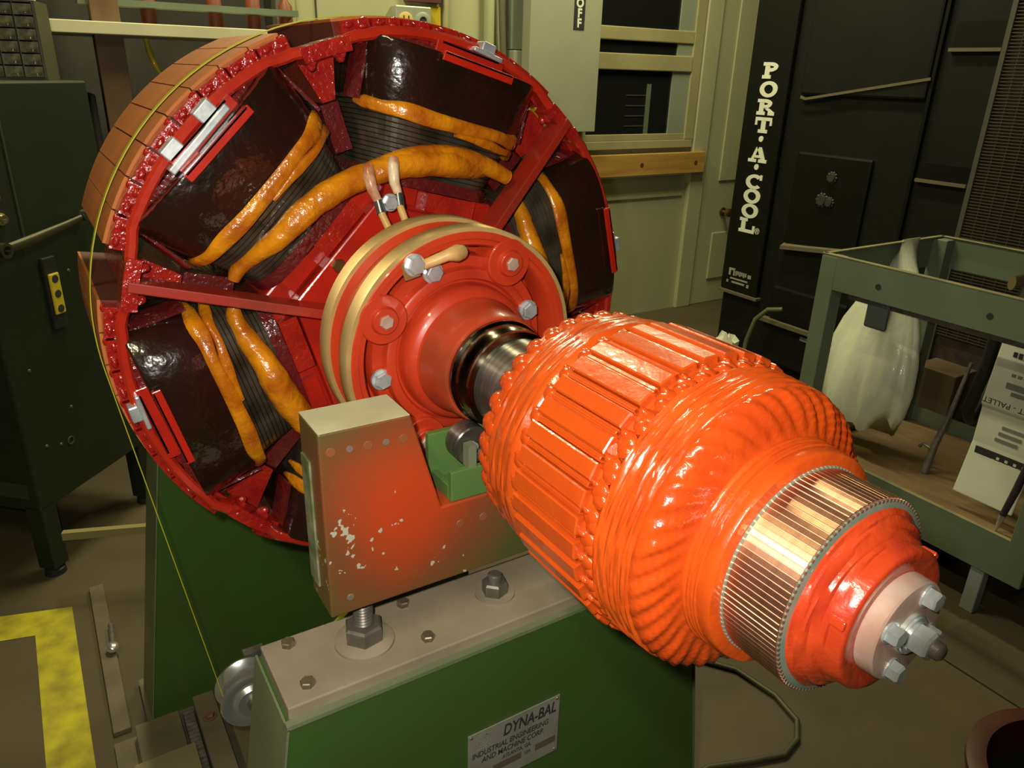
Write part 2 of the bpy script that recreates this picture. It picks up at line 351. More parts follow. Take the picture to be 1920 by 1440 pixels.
# wall batten columns left of the switch box
struct(MB().box(WX,WX+0.03,0.675,0.715,0,3.4).obj('trim_3', TRIM, bevel=0.004))
struct(MB().box(WX,WX+0.006,0.815,0.822,0,3.4).obj('trim_4', WALLD))
o = MB().box(WX,WX+0.02,1.398,1.466,1.2,1.842).obj('yellow_post', mat('yellow_post',(0.52,0.36,0.012),0.5)); tag(o, 'short yellow strip on the wall right of the outlet box', 'strip')
o = MB().box(WX,WX+0.04,1.27,1.462,1.855,2.1).obj('wall_placard', mat('placard_maroon',(0.10,0.030,0.030),0.5), bevel=0.003); tag(o, 'maroon plate on the wall above the outlet box', 'plate')
ob = empty('outlet_box', (WX,1.30,1.62)); tag(ob, 'grey electrical outlet box with ochre receptacle on the wall', 'outlet box')
MB().box(0,0.06,-0.10,0.095,0,0.215).obj('box', mat('outlet_grey',(0.42,0.43,0.32),0.4,0.3), ob, bevel=0.006)
rc = MB().lathe([(0.06,0),(0.06,0.038),(0.068,0.038),(0.070,0.034),(0.070,0)],24).obj('receptacle', RECEP, ob, 40, loc=(0,-0.048,0.148))
for yy in (-0.013,0.013): MB().box(0.0702,0.0712,yy-0.003,yy+0.003,0.002,0.022).obj('slot', PRINT, rc)
rc = MB().lathe([(0.06,0),(0.06,0.042),(0.066,0.042),(0.068,0.036),(0.068,0.022),(0.062,0.020),(0.062,0)],24).obj('round_receptacle', mat('outlet_grey',(0,0,0)), ob, 40, loc=(0,0.046,0.148))
MB().lathe([(0.0625,0),(0.0625,0.019)],18).obj('socket', PRINT, rc)
for (yy, rr, m, lab) in ((1.495,0.015,TRIM,'thin cream conduit running up the wall beside the yellow strip'),(1.745,0.028,WALLP,'thick pale conduit running up the wall left of the switch box')):
    o = MB().lathe([(1.0,rr),(3.4,rr)],16).move(Matrix.Rotation(R(-90),4,'Y')).obj('conduit', m, None, 60, loc=(WX+rr+0.005,yy,0)); tag(o, lab, 'conduit')
o = MB().tube([(WX+0.03,1.80,2.3),(WX+0.05,1.815,1.8),(WX+0.04,1.84,1.5),(WX+0.03,1.85,1.1)],0.018,10).obj('cable', mat('wall_cable',(0.13,0.12,0.07),0.5), None, 60); tag(o, 'dark sagging cable beside the thick pale conduit', 'cable')
o = MB().box(WX,WX+0.05,1.875,2.05,1.66,2.5).obj('wireway', WALLG, bevel=0.003); tag(o, 'grey-green sheet metal wireway on the wall behind the switch box', 'wireway')
for zz in (1.73,1.80): child(MB().lathe([(0,0),(0,0.008),(0.003,0.006),(0.003,0)],10), 'screw', ORGB, o, loc=(WX+0.05,1.955,zz))
o = MB().box(WX,WX+0.09,1.87,2.06,1.15,1.655).obj('junction_box', GREYBOX, bevel=0.004); tag(o, 'small grey junction box below the wireway', 'junction box')
sb = empty('switch_box', (WX,2.15,1.240)); tag(sb, 'large grey electrical switch box marked OFF on the wall', 'switch box')
MB().box(0.095,0.17,-0.235,0.230,0,1.0).obj('enclosure', GREYBOX, sb, bevel=0.004)
MB().box(0.17,0.178,-0.238,0.233,-0.003,1.0).obj('cover', GREYBOX, sb, bevel=0.003)
ofp = MB().box(0.178,0.181,0.040,0.112,0.530,0.86).obj('off_plate', PRINT, sb)
for i, ch in enumerate('OFF'):
    text('letter', ch, 0.060, WHITEL, ofp, T(0.1815,0.076,0.640-0.049*i) @ FACE_X, 0.0025, align='CENTER')
# the small steel angle under the box
o = MB().box(WX,WX+0.03,2.065,2.35,1.185,1.235).obj('box_bracket', DKSTEEL); tag(o, 'dark steel bracket under the grey switch box', 'bracket')

# shelving and dark bench on the left of the back wall
def shelf_unit():
    s = empty('shelf_rack', (-3.2,0.2,0)); tag(s, 'shelf rack with a white front board against the dark back wall', 'shelf rack')
    MB().box(-0.45,0.02,-0.60,0.46,1.636,1.680).obj('shelf_board', WHITEB, s, bevel=0.003)
    MB().box(-0.45,-0.02,-0.60,0.44,1.03,1.06).obj('lower_board', mat('dark_shelf',(0.05,0.045,0.03),0.7), s)
    MB().box(-0.20,-0.10,-0.40,0.44,1.742,1.765).obj('upper_rail', CARTG, s)
    for yy in (-0.58,0.42): MB().box(-0.43,-0.36,yy,yy+0.03,0,2.2).obj('upright', DKSTEEL, s)
    return s
shelf_unit()
o = MB().box(-3.36,-3.27,-0.165,-0.065,0,2.6).obj('wooden_post', BROWNW, bevel=0.003); tag(o, 'brown wooden post standing behind the white shelf board', 'post')
for (yy, zz, w_, h_, m, lab) in ((-0.30,1.06,0.22,0.36,'a','dark box on the lower shelf left of the wooden post'),(0.14,1.06,0.24,0.26,'b','dark grey box on the lower shelf right of the wooden post')):
    o = MB().box(-3.58,-3.34,yy-w_/2,yy+w_/2,zz,zz+h_).obj('storage_box', mat('storage_'+m,(0.040,0.036,0.030) if m=='a' else (0.050,0.050,0.045),0.7), bevel=0.004); tag(o, lab, 'box')
for i, (yy, hh) in enumerate(((0.06,0.16),(0.32,0.19),(0.48,0.17),(0.62,0.14))):
    o = MB().lathe([(0,0),(0,0.030),(hh*0.75,0.030),(hh*0.9,0.014),(hh,0.012),(hh,0)],16).move(Matrix.Rotation(R(-90),4,'Y')).obj('spray_can', mat('can_orange',(0.20,0.05,0.02),0.5), None, 40, loc=(-3.42,yy,1.682))
    tag(o, ('orange can on the white shelf nearest the wooden post','orange can on the white shelf, second from the wooden post','orange can on the white shelf, third from the wooden post','orange can on the white shelf nearest the wall trim')[i], 'can', 'orange cans on the white shelf')
o = MB().tube([(-3.38,0.03,1.63),(-3.37,0.035,1.58),(-3.36,0.05,1.53),(-3.36,0.065,1.50)],[0.010,0.011,0.011,0.006],8).obj('hand_scraper', YEL2, None, 60); tag(o, 'yellow tool handle hanging under the white shelf board', 'tool')

# ================================================================== ROTOR
rotor = empty('generator_rotor', (0,0,H))
tag(rotor, 'large red salient-pole generator rotor with orange armature and copper commutator on the balancing stand', 'rotor')
A0 = 76.0                                   # angle of the uppermost pole
def rx(deg): return (R(deg), 0, 0)

# --- shaft
sh = MB().lathe([(-1.65,0),(-1.65,0.055),(-1.56,0.055),(-1.56,0.0705),(-1.40,0.0705),(-1.40,0.075),(-1.25,0.075),(-1.25,0.10),(-0.66,0.10),(-0.66,0.070),(-0.533,0.070),
    (-0.533,0.0600),(-0.40,0.0600),(-0.40,0.050),(0.01,0.050),(0.01,0)], 64).obj('shaft', STEEL, rotor, 40)
MB().lathe([(-0.540,0.060),(-0.540,0.0700),(-0.536,0.0722),(-0.529,0.0722),(-0.526,0.0690),(-0.510,0.0685),(-0.507,0.0672),(-0.494,0.0672),(-0.492,0.060)], 72).obj('oil_collar', OILED, sh, 40)

# --- slip rings
def slip(xa, xb, nm):
    s = MB().lathe([(xa,0.1700),(xa,0.1762),(xa+0.0012,0.1772),(xb-0.0012,0.1772),(xb,0.1762),(xb,0.1700)], 128).obj('slip_ring', BRASS, rotor, 40)
    return s
slip(-0.6496,-0.622,'a'); slip(-0.7270,-0.700,'b')
carr = MB().lathe([(-0.745,0.10),(-0.745,0.1420),(-0.728,0.1700),(-0.700,0.1705),(-0.690,0.163),(-0.660,0.163),(-0.650,0.1705),(-0.622,0.1705),(-0.6205,0.1690),
    (-0.6205,0.1610),(-0.6235,0.1595),(-0.6235,0.1530),(-0.628,0.1500),(-0.672,0.1480),(-0.672,0.1360),(-0.6420,0.1350),(-0.6400,0.1335),(-0.6400,0.1200),(-0.6300,0.1170),
    (-0.6280,0.1140),(-0.6280,0.1050),(-0.6340,0.1020),(-0.6340,0.0990),(-0.6220,0.0975),(-0.6140,0.0970),(-0.6080,0.0945),(-0.6045,0.0900),(-0.6020,0.0855),
    (-0.5980,0.0840)], 128).obj('slip_ring_carrier', CARRIER, rotor, 35)
MB().lathe([(-0.6000,0.0842),(-0.5900,0.0815),(-0.5750,0.0795),(-0.5420,0.0765),(-0.5380,0.0740),(-0.5380,0.060)], 96).obj('shaft_hub', HUBBRN, rotor, 40)
bossm = MB().lathe([(-0.660,0),(-0.660,0.0335),(-0.6215,0.0335),(-0.6195,0.0320),(-0.6195,0.0195),(-0.6170,0.0180),(-0.6130,0.0175),(-0.6120,0.0165),(-0.6120,0)], 40).mesh('stud_boss', CARRIER, 35)
hexm = hexhead(0.0100,0.0042,0.0,cham=0.0012).mesh('stud_head', PINKGREY)
for an in (61.0,152.0,241.0,331.0):
    y, z = pol(0.1390, an); bo = place('stud_boss', bossm, carr, (0,y,z)); place('stud_head', hexm, bo, (-0.612,0,0), rx(an*1.7))
boltm = hexhead(0.0125,0.0085,0.0148,0.004).mesh('zinc_bolt', ZINC)
for (rr, an, xx) in ((0.1560,120.4,-0.620),(0.1270,111.5,-0.633),(0.1150,24.0,-0.629),(0.1260,-169.8,-0.636)):
    y, z = pol(rr, an); place('zinc_bolt', boltm, carr, (xx,y,z), rx(an+10))
# terminal lead on the carrier
y1, z1 = pol(0.151,120); y2, z2 = pol(0.149,104); y3, z3 = pol(0.147,95)
MB().tube([(-0.617,y1,z1),(-0.610,y2,z2),(-0.606,pol(0.149,99)[0],pol(0.149,99)[1]),(-0.612,y3,z3)],[0.0065,0.0080,0.0115,0.0100],12).obj('terminal_lead', LAMPTERM, carr, 60)
a, c = pol(0.157,127), pol(0.150,119)
MB().ribbon([(-0.6205,a[0],a[1]),(-0.6185,c[0],c[1])],[(1,0,0)]*2,0.012,0.0012).obj('terminal_lug', mat('lug_brass',(0.66,0.42,0.16),0.3,0.9), carr)
# raised maker's mark cast in the carrier rim
for k in range(5):
    an = 8 - k*3.2; y, z = pol(0.1655, an); MB().box(-0.6206,-0.6193,-0.004,0.004,-0.0016,0.0016).obj('cast_mark', CARRIER, carr, loc=(0,y,z), rot=rx(an))

# --- hub spider (hexagonal) and end plates
def hexpoly(ap, n=6, off=A0):
    rr = ap/math.cos(R(30)); return [pol(rr, off+30+60*i) for i in range(n)]
hub = MB().prism(hexpoly(0.198), -1.20, -0.830).obj('hub_spider', RED, rotor, bevel=0.004)
MB().prism(hexpoly(0.165), -0.830, -0.806).obj('hub_plate', RED, hub, bevel=0.003)
MB().lathe([(-0.806,0.0),(-0.806,0.128),(-0.800,0.132),(-0.742,0.132),(-0.742,0.0)],64).obj('hub_boss', RED, hub, 40)
padm = MB().box(-0.83,-0.812,0.168,0.1965,-0.075,0.010).mesh('hub_pad', RED_WET)
pad2 = MB().box(-0.83,-0.815,0.172,0.197,0.028,0.082).mesh('hub_pad', RED)
brk = hexhead(0.011,0.007,0.0).mesh('plug_screw', mat('old_brass',(0,0,0)))
for k in range(6):
    place('hub_pad', padm, hub, rot=rx(A0+60*k)); place('hub_pad', pad2, hub, rot=rx(A0+60*k))
    y, z = pol(0.150, A0+60*k+4); place('plug_screw', brk, hub, (-0.806,y,z))

# --- salient poles: pole body, shoe segments, coil
def outline(hw, a, n=30, xc=-0.90, e=3.4, xb=-1.13, bk=0.11):
    pts = []
    for i in range(n+1):
        t = math.pi*i/n; c, s = math.cos(t), math.sin(t)
        pts.append((xc + a*abs(s)**(2/e), hw*math.copysign(abs(c)**(2/e), c)))
    for i in range(n//2+1):
        t = math.pi + math.pi*i/(n//2); c, s = math.cos(t), math.sin(t)
        pts.append((xb - bk*abs(s)**(2/e), hw*math.copysign(abs(c)**(2/e), c)))
    return pts
def loft(levels, cap=True):     # levels: (radial y, hw, a)
    b = MB(); rings = [outline(h, a) for _, h, a in levels]; n = len(rings[0]); vs = []; fs = []
    for (y, _, _), rg in zip(levels, rings): vs += [(x, y, z) for x, z in rg]
    for k in range(len(levels)-1):
        for i in range(n): fs.append((k*n+i, k*n+(i+1)%n, (k+1)*n+(i+1)%n, (k+1)*n+i))
    if cap: fs += [tuple(range(n-1,-1,-1)), tuple((len(levels)-1)*n+i for i in range(n))]
    return b.add(vs, fs)
# outer, smooth varnished block of the coil
lv = [(0.3040,0.136,0.110),(0.3055,0.1385,0.1125),(0.310,0.1405,0.1140),(0.350,0.1470,0.1170),(0.388,0.1525,0.1185),(0.3915,0.1515,0.1175),(0.3930,0.148,0.114)]
coil_me = loft(lv).mesh('field_coil', COIL, 38)
# inner stack of bare strips
ls = []
for k in range(13):
    y = 0.216 + k*0.0068; q = (y-0.216)/0.09; h = 0.108 + 0.024*q; a = 0.090 + 0.016*q
    ls += [(y,h,a),(y+0.0054,h+0.0010,a+0.0008),(y+0.0056,h-0.0012,a-0.0012)]
stack_me = loft(ls).mesh('strip_stack', STRIP, False)
collar_me = loft([(0.393,0.140,0.075),(0.393,0.158,0.086),(0.4005,0.158,0.086),(0.4005,0.140,0.075)]).mesh('insulation_collar', REDM, 30)
base_me = loft([(0.198,0.106,0.088),(0.198,0.112,0.095),(0.216,0.112,0.095),(0.216,0.106,0.088)]).mesh('base_collar', REDM, 30)
def lead_path(y, hw, a, i0, i1, off=0.0, n=30, wob=0.0):
    pts = outline(hw, a)[i0:i1+1]
    return [(x+off, y + wob*math.sin(0.7*k+y*90), z) for k, (x, z) in enumerate(pts)]
def band(y, hw, a, i0, i1, wd, th, dy=0.0, off=0.0025):
    q = outline(hw, a)[i0:i1+1]; m = len(q)
    p = [Vector((x+off, y + dy*k/m + 0.0012*math.sin(k*0.9), z)) for k, (x, z) in enumerate(q)]
    nn = [Vector((0.6*max(0,x+0.86)/0.1+0.25, 0, z/hw*0.9)) for x, z in q]
    b = MB(); vs = []; n = 12
    for k in range(m):
        t = (p[min(k+1,m-1)]-p[max(k-1,0)]).normalized(); e = Vector((0,1,0)); e = (e - t*e.dot(t)).normalized(); f = t.cross(e)
        w_ = wd*(0.85+0.15*math.sin(k*0.55+y*70))*min(1.0, 0.35+0.33*min(k, m-1-k))
        for j in range(n):
            a_ = 2*math.pi*j/n; vs.append(p[k] + e*(w_*math.cos(a_)) + f*(th*math.sin(a_)*(1+0.25*math.cos(5*a_))))
    fs = [(k*n+j,k*n+(j+1)%n,(k+1)*n+(j+1)%n,(k+1)*n+j) for k in range(m-1) for j in range(n)] + [tuple(range(n-1,-1,-1)), tuple((m-1)*n+j for j in range(n))]
    return b.add(vs, fs)
lead_me = band(0.3010,0.1370,0.1140,2,29,0.0125,0.0050).mesh('lead_band', AMBER, 60)
lead2_me = band(0.2880,0.1330,0.1120,15,29,0.0085,0.0042,-0.010).mesh('lead_strand', AMBER, 60)
tapes = [MB().ribbon([(x+0.0015,0.3480,z*1.001) for x, z in outline(0.1480,0.1180)[i:i+4]], [(x+0.9,0,z) for x, z in outline(0.1500,0.1180)[i:i+4]], 0.045, 0.0022).mesh('corner_tape', REDM, 40) for i in (1,26)]
NSEG = 8; SPAN = 50.0; seg = SPAN/NSEG
pole_me = MB().box(-1.19,-0.872,0.195,0.405,-0.085,0.085).mesh('pole_core', RED_WET)
seg_me = MB().arcbox(-1.20,-0.872,0.400,0.4385,-seg/2+0.14,seg/2-0.14,3).mesh('pole_segment', OXIDE)
shoe_me = MB().arcbox(-1.195,-0.868,0.398,0.4345,-SPAN/2,SPAN/2,16).mesh('shoe_base', mat('shoe_gap',(0.10,0.02,0.010),0.7))
db = MB(); db.arcbox(-0.878,-0.838,0.404,0.4345,-seg*0.46,seg*0.46,2)
for (xx, an, rr, r_) in ((-0.8375,-1.5,0.0050,0.425),(-0.8375,1.4,0.0058,0.428),(-0.850,-2.3,0.0045,0.4335)):
    y, z = pol(r_, an); db.ball((xx,y,z),rr*0.8,rr*0.8,rr*1.5,8,6)
bar_me = db.mesh('damper_bar', RED_WET, 50)
cl = MB().box(-0.812,-0.772,0.3880,0.3925,-0.058,0.058).box(-0.812,-0.806,0.3880,0.4100,-0.058,0.058).box(-0.776,-0.772,0.3800,0.3925,-0.060,0.060).box(-0.850,-0.806,0.4050,0.4100,-0.050,0.050)
clamp_me = cl.mesh('clamp_channel', RED)
wt = MB().box(-0.828,-0.800,0.3960,0.4060,-0.056,0.056)
wt.box(-0.828,-0.806,0.4060,0.4250,-0.046,-0.018).box(-0.828,-0.806,0.4060,0.4250,0.018,0.046)
weight_me = wt.mesh('balance_weight', ZINC)
wts = MB().box(-0.828,-0.800,0.4105,0.4170,-0.026,0.026).box(-0.826,-0.804,0.4170,0.4300,-0.012,0.012).mesh('balance_weight', ZINC)
for k in range(6):
    an = A0 + 60*k
    pl = place('salient_pole', pole_me, rotor, rot=rx(an))
    place('shoe_base', shoe_me, pl)
    for j in range(NSEG):
        q = -SPAN/2 + seg*(j+0.5)
        place('pole_segment', seg_me, pl, rot=rx(q)); place('damper_bar', bar_me, pl, rot=rx(q))
    place('clamp_channel', clamp_me, pl, rot=rx(-1.5), bevel=0.0012)
    part_label(place('balance_weight', weight_me if k == 1 else wts, pl, rot=rx(0 if k == 1 else -5), bevel=0.002), 'bright zinc balance weight')
    fc = place('field_coil', coil_me, rotor, rot=rx(an)); part_label(fc, 'dark brown varnished field coil')
    for nm, me in (('strip_stack',stack_me),('insulation_collar',collar_me),('base_collar',base_me),('lead_band',lead_me),('lead_strand',lead2_me),('corner_tape',tapes[0]),('corner_tape',tapes[1])):
        place(nm, me, fc)
# wrapped lead bundles looping in front of the coils from brace to brace
def bundle(a0, a1, r0, seed, thick):
    n = 48; p = []; rd = []
    for i in range(n+1):
        u = i/n; an = a0 + (a1-a0)*u; e = min(u, 1-u)*(a1-a0)
        end = math.exp(-(e/13.0)**2); d = abs(((an-A0+30) % 60)-30)/30
        r = r0 + 0.034*end + 0.003*math.sin(u*9+seed) - 0.004*d
        x = -0.7885 - 0.040*end - 0.006*d*d
        y, z = pol(r, an); p.append((x,y,z)); rd.append((0.0085 + thick*math.sin(math.pi*u)**0.5*(1-0.30*d)*(0.75+0.5*(1-u) if seed < 1 else 1.0) )*(1+0.025*math.sin(u*60+seed)+0.02*math.sin(u*97)))
    return MB().tube(p, rd, 14)
for (a0, a1, r0, sd, tk) in ((A0-26,A0+86,0.243,0.3,0.0135),(A0+94,A0+206,0.236,1.7,0.0165),(A0+214,A0+326,0.240,2.9,0.0140)):
    bundle(a0, a1, r0, sd, tk).obj('lead_bundle', AMBER, rotor, 60)
q = []; rd = []
for i in range(25):
    u = i/24; an = A0-25+50*u; r = 0.272 - 0.027*u**0.8; q.append((-0.800+0.012*math.sin(math.pi*min(1,u*1.4)*0.5) - 0.004*u, *pol(r, an))); rd.append(0.0075+0.0085*math.sin(math.pi*(0.12+0.80*u))**0.7)
MB().tube(q, rd, 14).obj('lead_bundle', AMBER, rotor, 60)
# wedges between neighbouring coils, damper ring with links
vb = MB().add([(-1.15,0.335,-0.010),(-1.15,0.335,0.010),(-1.15,0.402,-0.030),(-1.15,0.402,0.030),(-0.868,0.335,-0.010),(-0.868,0.335,0.010),(-0.868,0.402,-0.030),(-0.868,0.402,0.030)],
    ((0,1,3,2),(4,6,7,5),(0,4,5,1),(2,3,7,6),(0,2,6,4),(1,5,7,3))).mesh('coil_wedge', RED_WET)
bv = MB().box(-0.905,-0.872,0.262,0.332,-0.014,0.014).mesh('coil_brace', REDM)
def ring_r(u, j, x, r):
    d = ((u*360 - A0 - 30 + 30) % 60) - 30
    q = math.exp(-(d/6.0)**2); return x + 0.004*q, r - 0.011*q + 0.002*math.sin(u*360*0.7)*math.exp(-((abs(d)-9)/3)**2)
dr = MB().lathe([(-0.840,0.4090),(-0.816,0.4090),(-0.812,0.4125),(-0.812,0.4200),(-0.816,0.4240),(-0.840,0.4240),(-0.840,0.4090)], 240, rfun=ring_r).obj('damper_ring', mat('ring_enamel',(0.50,0.026,0.008),0.26,0,0.9,0.3,20,(0.40,0.018,0.008),0.15,40), rotor, 40)
lk = MB().arcbox(-0.846,-0.806,0.3970,0.4165,-5.0,5.0,6)
for an in (-3.2,3.2):
    y, z = pol(0.397, an); lk.lathe([(-0.838,0),(-0.838,0.0075),(-0.820,0.0075),(-0.820,0)],10)
    lk.v[-40:] = [(x, yy+y, zz+z) for x, yy, zz in lk.v[-40:]]
    lk.ball((-0.811,pol(0.408,an)[0],pol(0.408,an)[1]),0.006,0.0075,0.0075,10,6)
    lk.ball((-0.829,y-0.006,z),0.007,0.008,0.007,10,6)
link_me = lk.mesh('damper_link', RED_WET, 45)
for k in range(6):
    g = A0 + 30 + 60*k
    place('coil_wedge', vb, rotor, rot=rx(g)); place('coil_brace', bv, rotor, rot=rx(g)); place('damper_link', link_me, dr, rot=rx(g))
# braces from the hub out to the ring
br_me = MB().add([(-0.800,0.125,-0.007),(-0.752,0.125,-0.007),(-0.752,0.125,0.007),(-0.800,0.125,0.007),(-0.842,0.412,-0.007),(-0.794,0.412,-0.007),(-0.794,0.412,0.007),(-0.842,0.412,0.007)],
    ((0,1,2,3),(4,7,6,5),(0,4,5,1),(1,5,6,2),(2,6,7,3),(3,7,4,0))).mesh('brace_bar', mat('brace_enamel',(0.38,0.020,0.008),0.34,0,0.4,0.5,7,(0.25,0.030,0.014)))
for g in (A0-30, A0+90, A0+210): place('brace_bar', br_me, rotor, rot=rx(g), bevel=0.0015)
# field leads dropping to the rear slip ring, with their crimp and bolt
for (an, dx) in ((108.5,0.0),(99.5,0.012)):
    p = [pol(0.252,an-1.5), pol(0.240,an+0.3), pol(0.222,an+1), pol(0.205,an+0.5), pol(0.190,an+2), pol(0.172,an+3)]
    xs = (-0.775,-0.764,-0.762,-0.760,-0.750,-0.735)
    q = [(x+dx*0, *yz) for x, yz in zip(xs, p)]
    l = MB().tube(q[:4],[0.0075,0.0085,0.0078,0.0062],12).obj('field_lead', CERAM, rotor, 60)
    MB().tube(q[3:5],0.0070,12).obj('crimp', mat('crimp_steel',(0.30,0.33,0.36),0.3,0.9), l, 60)
    MB().tube(q[4:],0.0055,12).obj('lead_tail', LAMPTERM, l, 60)
y, z = pol(0.199,105.0); place('zinc_bolt', hexhead(0.0105,0.007,0.0125,0.003).mesh('zinc_bolt', ZINC), rotor, (-0.756,y,z))

# --- armature
core = MB().lathe([(-0.270,0.05),(-0.270,0.138),(-0.156,0.138),(-0.156,0.05)], 108).obj('armature_core', ORANGE, rotor, 40)
tooth_me = MB().cbox(-0.2625,-0.1640,0.134,0.1462,-0.0083,0.0083,0.0013).mesh('tooth', ORANGE)
wedge_me = MB().cbox(-0.2600,-0.1665,0.134,0.1432,-0.0013,0.0013,0.0005).box(-0.2600,-0.1665,0.134,0.1422,-0.0029,0.0029).mesh('slot_wedge', ORANGE)
kn = MB().ball((-0.1580,0.1362,0),0.0105,0.0048,0.0095,10,7).ball((-0.1535,0.1358,0.007),0.009,0.0050,0.0085,8,6).ball((-0.1625,0.1385,-0.004),0.005,0.004,0.004,8,6).mesh('winding_knuckle', ORANGE_WET, 60)
kb2 = MB().ball((-0.2690,0.1365,0),0.0085,0.0058,0.0085,10,7).ball((-0.2740,0.1360,-0.004),0.006,0.005,0.005,8,6).mesh('winding_knuckle', ORANGE_WET, 60)
ke = MB().ball((-0.3430,0.1265,0),0.0120,0.0095,0.0125,10,7).ball((-0.3350,0.1310,0.004),0.010,0.006,0.010,8,6).mesh('end_knuckle', ORANGE_WET, 60)
for k in range(36):
    an = 3.6 + 10*k
    place('tooth', tooth_me, core, rot=rx(an)); place('slot_wedge', wedge_me, core, rot=rx(an+5))
    place('winding_knuckle', kn, core, rot=rx(an+5+random.uniform(-.8,.8))); place('winding_knuckle', kb2, core, rot=rx(an+5+random.uniform(-.8,.8)))
    place('end_knuckle', ke, core, rot=rx(an+random.uniform(-.8,.8)))
def bandprof(x0, x1, r0, r1, n, d):
    p = []
    for i in range(n):
        xa = x0+(x1-x0)*i/n; xb = x0+(x1-x0)*(i+1)/n; ra = r0+(r1-r0)*i/n
        p += [(xa,ra-d),(xa+(xb-xa)*0.25,ra),(xa+(xb-xa)*0.8,ra)]
    return p
def wob(u, j, x, r): return x + 0.0006*math.sin(u*44+j), r + 0.0007*math.sin(u*31+j*1.3) + 0.0005*math.sin(u*83+j*2.1)
MB().lathe([(-0.366,0.05),(-0.362,0.105),(-0.350,0.122)] + bandprof(-0.342,-0.276,0.1335,0.1425,9,0.0013) + [(-0.272,0.1370),(-0.268,0.132)], 144, rfun=wob).obj('rear_winding_band', ORANGE, rotor, 50)
MB().lathe([(-0.160,0.130),(-0.150,0.1330)] + bandprof(-0.148,-0.106,0.1392,0.1365,10,0.0012) + [(-0.1055,0.1330)], 160, rfun=wob).obj('front_winding_band', ORANGE, rotor, 50)
ep = [(-0.108,0.1335),(-0.1050,0.1352),(-0.1010,0.1350),(-0.0965,0.1330),(-0.0925,0.1290),(-0.0890,0.1235),(-0.0865,0.1175),(-0.0850,0.1120),(-0.0840,0.1065),(-0.0830,0.1020),(-0.0815,0.0990)]
def strand(u, j, x, r):
    q = j/(len(ep)-1); a = math.sin(math.pi*min(1,q*1.05)); s = math.sin(2*math.pi*(u*44 + q*2.3)) + 0.5*math.sin(2*math.pi*(u*17+q*1.1)) + 0.4*math.sin(2*math.pi*u*5+q*3)
    return x + 0.0013*s*a, r + 0.0016*s*a
MB().lathe(ep, 352, rfun=strand).obj('end_winding', ORANGE_WET, rotor, 70)
MB().lathe([(-0.0850,0.090),(-0.0835,0.0985),(-0.0815,0.1000),(-0.0790,0.0998)] + bandprof(-0.078,-0.064,0.0992,0.0975,4,0.0008) + [(-0.0630,0.0985),(-0.0545,0.0978),(-0.0530,0.0965),(-0.0525,0.0860),(-0.0525,0.07)], 144, rfun=lambda u,j,x,r:(x,r+0.0004*math.sin(u*40+j))).obj('riser_band', ORANGE, rotor, 50)
com = MB().lathe([(-0.0535,0.07),(-0.0535,0.0862),(-0.0520,0.0862),(-0.0515,0.08485),(0.0,0.08485),(0.0010,0.080),(0.0010,0.06)], 104).obj('commutator', MICA_GLINT, rotor, 40)
NB = 104; hwb = math.pi*0.085/NB
bar = MB().cbox(-0.0510,0.0005,0.078,0.0851,-hwb*0.93,hwb*0.93,0.0003).mesh('commutator_bar', COPPER)
rs = MB().cbox(-0.0535,-0.0505,0.078,0.0866,-hwb*0.7,hwb*0.7,0.0003).mesh('riser_tip', VERDI)
for k in range(NB):
    place('commutator_bar', bar, com, rot=rx(360/NB*k))
    place('riser_tip', rs, com, rot=rx(360/NB*k))
tip = MB().box(0.0004,0.0022,0.0800,0.0842,-hwb*0.5,hwb*0.5).mesh('bar_end', mat('dark_bar_end',(0.20,0.13,0.09),0.4,0.6))
for k in range(NB): place('bar_end', tip, com, rot=rx(360/NB*k))
MB().lathe([(0.000,0.0835),(0.0018,0.0832),(0.0030,0.0790),(0.0034,0.0740)], 120).obj('insulation_ring', VERDI, com, 40)
MB().lathe([(0.0010,0.0780),(0.0045,0.0772),(0.0060,0.0745),(0.0085,0.0742),(0.0095,0.0722),(0.0120,0.0705),(0.0130,0.0672),(0.0165,0.0655),(0.0175,0.0628),(0.0215,0.0618),(0.0225,0.0605),
    (0.0330,0.0592),(0.0345,0.0580),(0.0350,0.0555),(0.0345,0.0500),(0.0330,0.0465),(0.0330,0.030)], 144, rfun=lambda u,j,x,r:(x+0.0005*math.sin(u*23+j)*(j<11), r+0.0008*math.sin(u*38+j*1.7)*(j<11))).obj('clamp_ring', mat('clamp_enamel',(0.47,0.048,0.010),0.28,0,0.8,0.4,22,(0.36,0.028,0.010),0.35,70), rotor, 45)
keym = MB().box(0.0215,0.0330,0.0590,0.0625,-0.0035,0.0035).mesh('clamp_key', mat('clamp_enamel',(0,0,0)))
for an in (163,43,283): place('clamp_key', keym, rotor, rot=rx(an), bevel=0.001)
plate = MB().lathe([(0.0320,0.0),(0.0320,0.0405),(0.0335,0.0415),(0.0460,0.0410),(0.0475,0.0398),(0.0480,0.0340),(0.0470,0.0)], 72).obj('end_plate', PINKGREY, rotor, 35)
eb = hexhead(0.0078,0.0085,0.0090,0.002).mesh('end_bolt', ZINC)
for an in (66,156,246,336): y, z = pol(0.0300, an); place('end_bolt', eb, plate, (0.0472,y,z), rx(an*1.3))
MB().lathe([(0.0470,0),(0.0470,0.0165),(0.0505,0.0165),(0.0508,0.0150),(0.0525,0.0150),(0.0525,0)],32).obj('end_washer', ZINC, plate, 35)
MB().lathe([(0.0525,0),(0.0525,0.0120),(0.0545,0.0120),(0.0545,0)],28).obj('lock_washer', ZINC, plate, 35)
place('end_nut', hexhead(0.0118,0.0125,0.0,cham=0.002).mesh('end_nut', ZINC), plate, (0.0545,0,0), rx(20))
st = [(0.060,0)]; 
